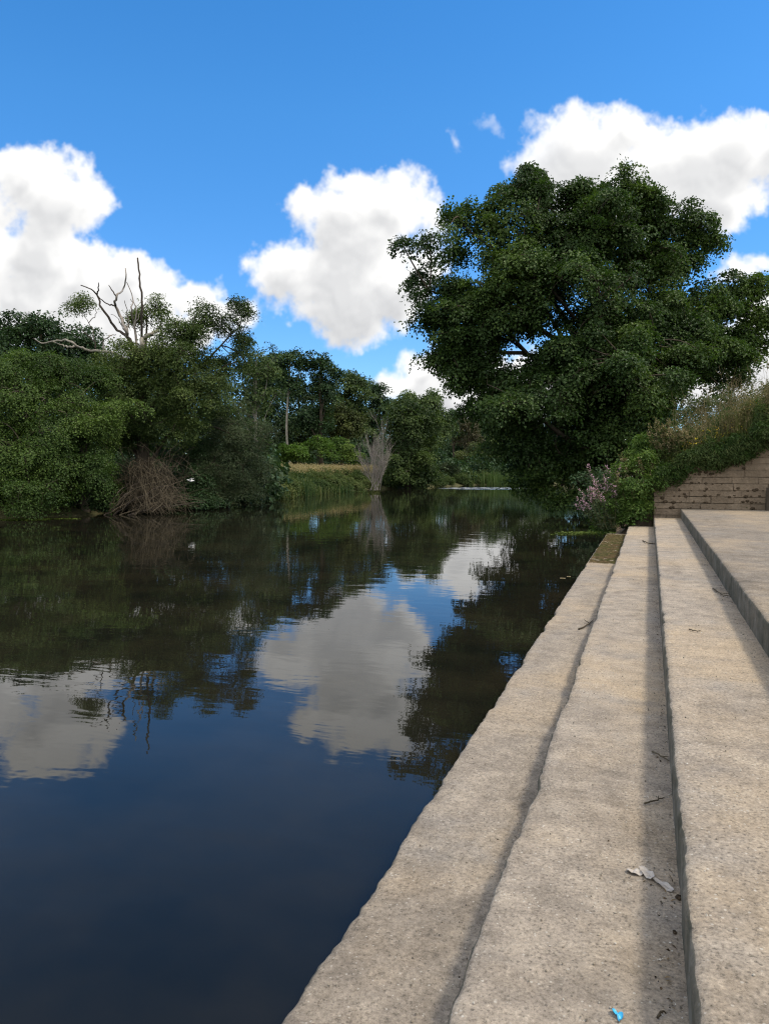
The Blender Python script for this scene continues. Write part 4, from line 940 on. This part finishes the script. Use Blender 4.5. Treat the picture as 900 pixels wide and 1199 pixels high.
mt, t, b = mat('dry_leaf', .8, .2); v = objco(t); n1 = tnoise(t, 70, 5, .6, v)
t.links.new(ramp(t, n1, [(.3, (.30, .27, .24)), (.7, (.48, .44, .40))]), b.inputs['Base Color']); M['dry'] = mt
def strip(name, pts, wid, m, label, cat, z, curl=.005, parent=None, group=None):
    P3 = np.array([onz(x, y, z)+[0, 0, .006] for x, y in pts]); k = 16; l = spline(P3, k); t_ = np.linspace(0, 1, k)
    d = nrm(np.gradient(l, axis=0)); s = np.stack([-d[:, 1], d[:, 0], 0*t_], -1)
    w = wid*(.25+np.sin(np.pi*np.clip(t_*.95+.03, 0, 1))**.7)*.5
    l[:, 2] += curl*np.abs(np.sin(t_*8)); rows = []
    for j, (f, zz) in enumerate(((-1, curl*.8), (-.4, 0.0), (.15, curl*.5), (.6, .001), (1, curl*1.1))): rows.append(l+s*(w*f)[:, None]+np.array([0, 0, 1])*(zz*np.sin(t_*5+j))[:, None]**1)
    V = np.array(rows); V[..., 2] = np.maximum(V[..., 2], z+.003); mb = MB()
    i, j = np.meshgrid(np.arange(4), np.arange(k-1), indexing='ij'); mb.add(V, np.stack([i*k+j, i*k+j+1, (i+1)*k+j+1, (i+1)*k+j], -1).reshape(-1, 4))
    V2 = V-np.array([0, 0, .0012]); mb.add(V2, np.stack([i*k+j, (i+1)*k+j, (i+1)*k+j+1, i*k+j+1], -1).reshape(-1, 4))
    o = mb.build(name, m, parent, origin=None if parent else P3[0]); return o if parent else tag(o, label, cat, group)
dl = thing('dry_leaf', onz(760, 1028, ZS[1]), 'torn pale dry leaf lying on the middle step by the riser', 'leaf')
strip('leaf_blade', [(733, 1020), (742, 1023), (752, 1025)], .026, M['dry'], '', '', ZS[1], parent=dl)
strip('leaf_blade', [(750, 1016), (756, 1023), (763, 1031)], .032, M['dry'], '', '', ZS[1]+.003, parent=dl)
strip('leaf_blade', [(761, 1028), (773, 1036), (787, 1046)], .024, M['dry'], '', '', ZS[1], parent=dl)
mt, t, b = mat('blue_plastic', .35, .5); b.inputs['Base Color'].default_value = (.06, .42, .68, 1); M['blue'] = mt
strip('plastic_scrap', [(717, 1184), (720, 1189), (725, 1192), (726, 1199)], .014, M['blue'], 'small bright blue plastic scrap at the bottom edge', 'litter', ZS[1], .006)
CG = 'dark crumbs of debris by the riser'
for i, (px, py, r, lab) in enumerate([(794, 1053, .011, 'largest dark crumb just below the torn dry leaf'), (801, 1080, .006, 'dark crumb tight against the riser'), (789, 1093, .007, 'lowest dark crumb on the middle step'),
                                      (712, 985, .004, 'small dark crumb in the middle of the step')]):
    c0 = onz(px, py, ZS[1])+[0, 0, r*.55]; a, e = np.meshgrid(np.arange(8)*np.pi/4, np.linspace(-1.4, 1.4, 5)); D = np.stack([np.cos(a)*np.cos(e), np.sin(a)*np.cos(e), np.sin(e)], -1)
    V = c0+D*r*(.7+.6*vnoise(D*2+i*9))[..., None]*[1, 1.3, .7]; k = 8
    i_, j_ = np.meshgrid(np.arange(4), np.arange(8), indexing='ij'); mb = MB(); mb.add(V, np.stack([i_*k+j_, i_*k+(j_+1) % k, (i_+1)*k+(j_+1) % k, (i_+1)*k+j_], -1).reshape(-1, 4))
    tag(mb.build('debris_crumb', M['earth'], origin=c0), lab, 'debris', CG)

# loose grit on the steps
mb = MB(); n = 1500
for (xa, xb, z, cnt) in ((XA+.05, XB-.03, ZS[0], 350), (XB+.05, XC-.01, ZS[1], 800), (XC+.05, XD-.02, ZS[2], 400)):
    x = xb-(xb-xa)*rng.random(cnt)**1.8; y = 1.5+rng.random(cnt)**1.6*14; r = rng.uniform(.0015, .0045, cnt)
    D = np.array([[1, 0, 0], [0, 1, 0], [-1, 0, 0], [0, -1, 0], [0, 0, 1], [0, 0, -1]], float)
    V = np.stack([x, y, np.full(cnt, z+.004)], -1)[:, None]+D[None]*r[:, None, None]*rng.uniform(.6, 1.4, (cnt, 6, 1))
    fi = np.array([[0, 1, 4], [1, 2, 4], [2, 3, 4], [3, 0, 4], [1, 0, 5], [2, 1, 5], [3, 2, 5], [0, 3, 5]])
    mb.add(V, (np.arange(cnt)[:, None, None]*6+fi).reshape(-1, 3), np.repeat(rng.random(cnt), 6))
mt, t, b = mat('grit', .9, .2); a = t.nodes.new('ShaderNodeAttribute'); a.attribute_name = 'tone'
t.links.new(ramp(t, a.outputs['Fac'], [(0, (.08, .07, .06)), (.7, (.30, .26, .20)), (1, (.6, .57, .52))]), b.inputs['Base Color'])
tag(mb.build('loose_gravel', mt), kind='stuff')

mb = MB()
for (xb, z, cnt) in ((XB, ZS[0], 90), (XC, ZS[1], 340), (XD, ZS[2], 240)):
    y = 1.4+rng.random(cnt)**1.5*17; keep = vnoise(np.stack([y, y*0+xb*9, y*0], -1), 1.1, 4) > .38; y = y[keep]; k = len(y)
    x = xb-.012-np.abs(rng.normal(0, .035, k)); P = np.stack([x, y, np.full(k, z+.004)], -1)
    leaves(mb, P, np.array([0, 0, 1.])+rng.normal(0, .35, (k, 3)), rng.normal(size=(k, 3))*[1, 1, .1], rng.uniform(.006, .026, k), rng.uniform(.003, .010, k), rng.random(k))
mt, t, b = mat('crumbled_leaf', .95, .1); a = t.nodes.new('ShaderNodeAttribute'); a.attribute_name = 'tone'
t.links.new(ramp(t, a.outputs['Fac'], [(0, (.02, .015, .01)), (.6, (.08, .055, .035)), (1, (.2, .15, .09))]), b.inputs['Base Color'])
tag(mb.build('leaf_litter', mt), kind='stuff')

# dark post against the wall
pc = ony(899.5, 588, YW-.16); mb = MB()
P = np.array([[pc[0], pc[1], ZS[3]-.02], [pc[0], pc[1], ZS[3]+.25], [pc[0]+.01, pc[1], ZS[3]+.56], [pc[0]+.01, pc[1], ZS[3]+.58], [pc[0]+.01, pc[1], ZS[3]+.581]]); tubes(mb, P, np.array([.085, .08, .078, .06, .002]), 10)
tag(mb.build('wooden_post', M['bark'], origin=(pc[0], pc[1], ZS[3]), smooth=True), 'short dark post against the stone wall at the right edge', 'post')

# small white bird over the brush heap
bp = at(223, 563, 35.2); bird = thing('white_bird', bp, 'small white bird with raised wings beside the brush heap', 'bird')
mt, t, b = mat('white_feather', .8, .2); v = objco(t); b.inputs['Base Color'].default_value = (.72, .72, .72, 1); M['feather'] = mt
mb = MB(); k = 9; ax_ = RGT*.95+FH*.3; l = np.array([bp+ax_*s+np.array([0, 0, h]) for s, h in zip(np.linspace(-.17, .19, k), [.045, .05, .035, .01, -.005, -.008, 0, .012, .02])])
tubes(mb, l, np.array([.004, .022, .028, .034, .046, .046, .034, .022, .010]), 8); mb.build('body', M['feather'], bird, smooth=True)
for s in (-1, 1):
    r0_ = bp+ax_*(-.03)+np.array([0, 0, .03]); r1_ = bp+ax_*.06+np.array([0, 0, .025]); tipv = FH*(-.16*s)+RGT*.16+np.array([0, 0, .10]); midv = FH*(-.11*s)+RGT*.03+np.array([0, 0, .09])
    V = [r0_, r1_, r1_+midv, r0_+midv, r0_+tipv, r0_+tipv+RGT*.02]; V = np.array(V+[p-np.array([0, 0, .01]) for p in V]); mb = MB()
    mb.add(V, [[0, 1, 2, 3], [3, 2, 5, 4], [7, 6, 9, 8], [8, 9, 10, 11], [0, 3, 9, 6], [1, 7, 8, 2], [3, 4, 10, 9], [2, 8, 11, 5], [4, 5, 11, 10], [0, 6, 7, 1]]); mb.build('wing', M['feather'], bird)
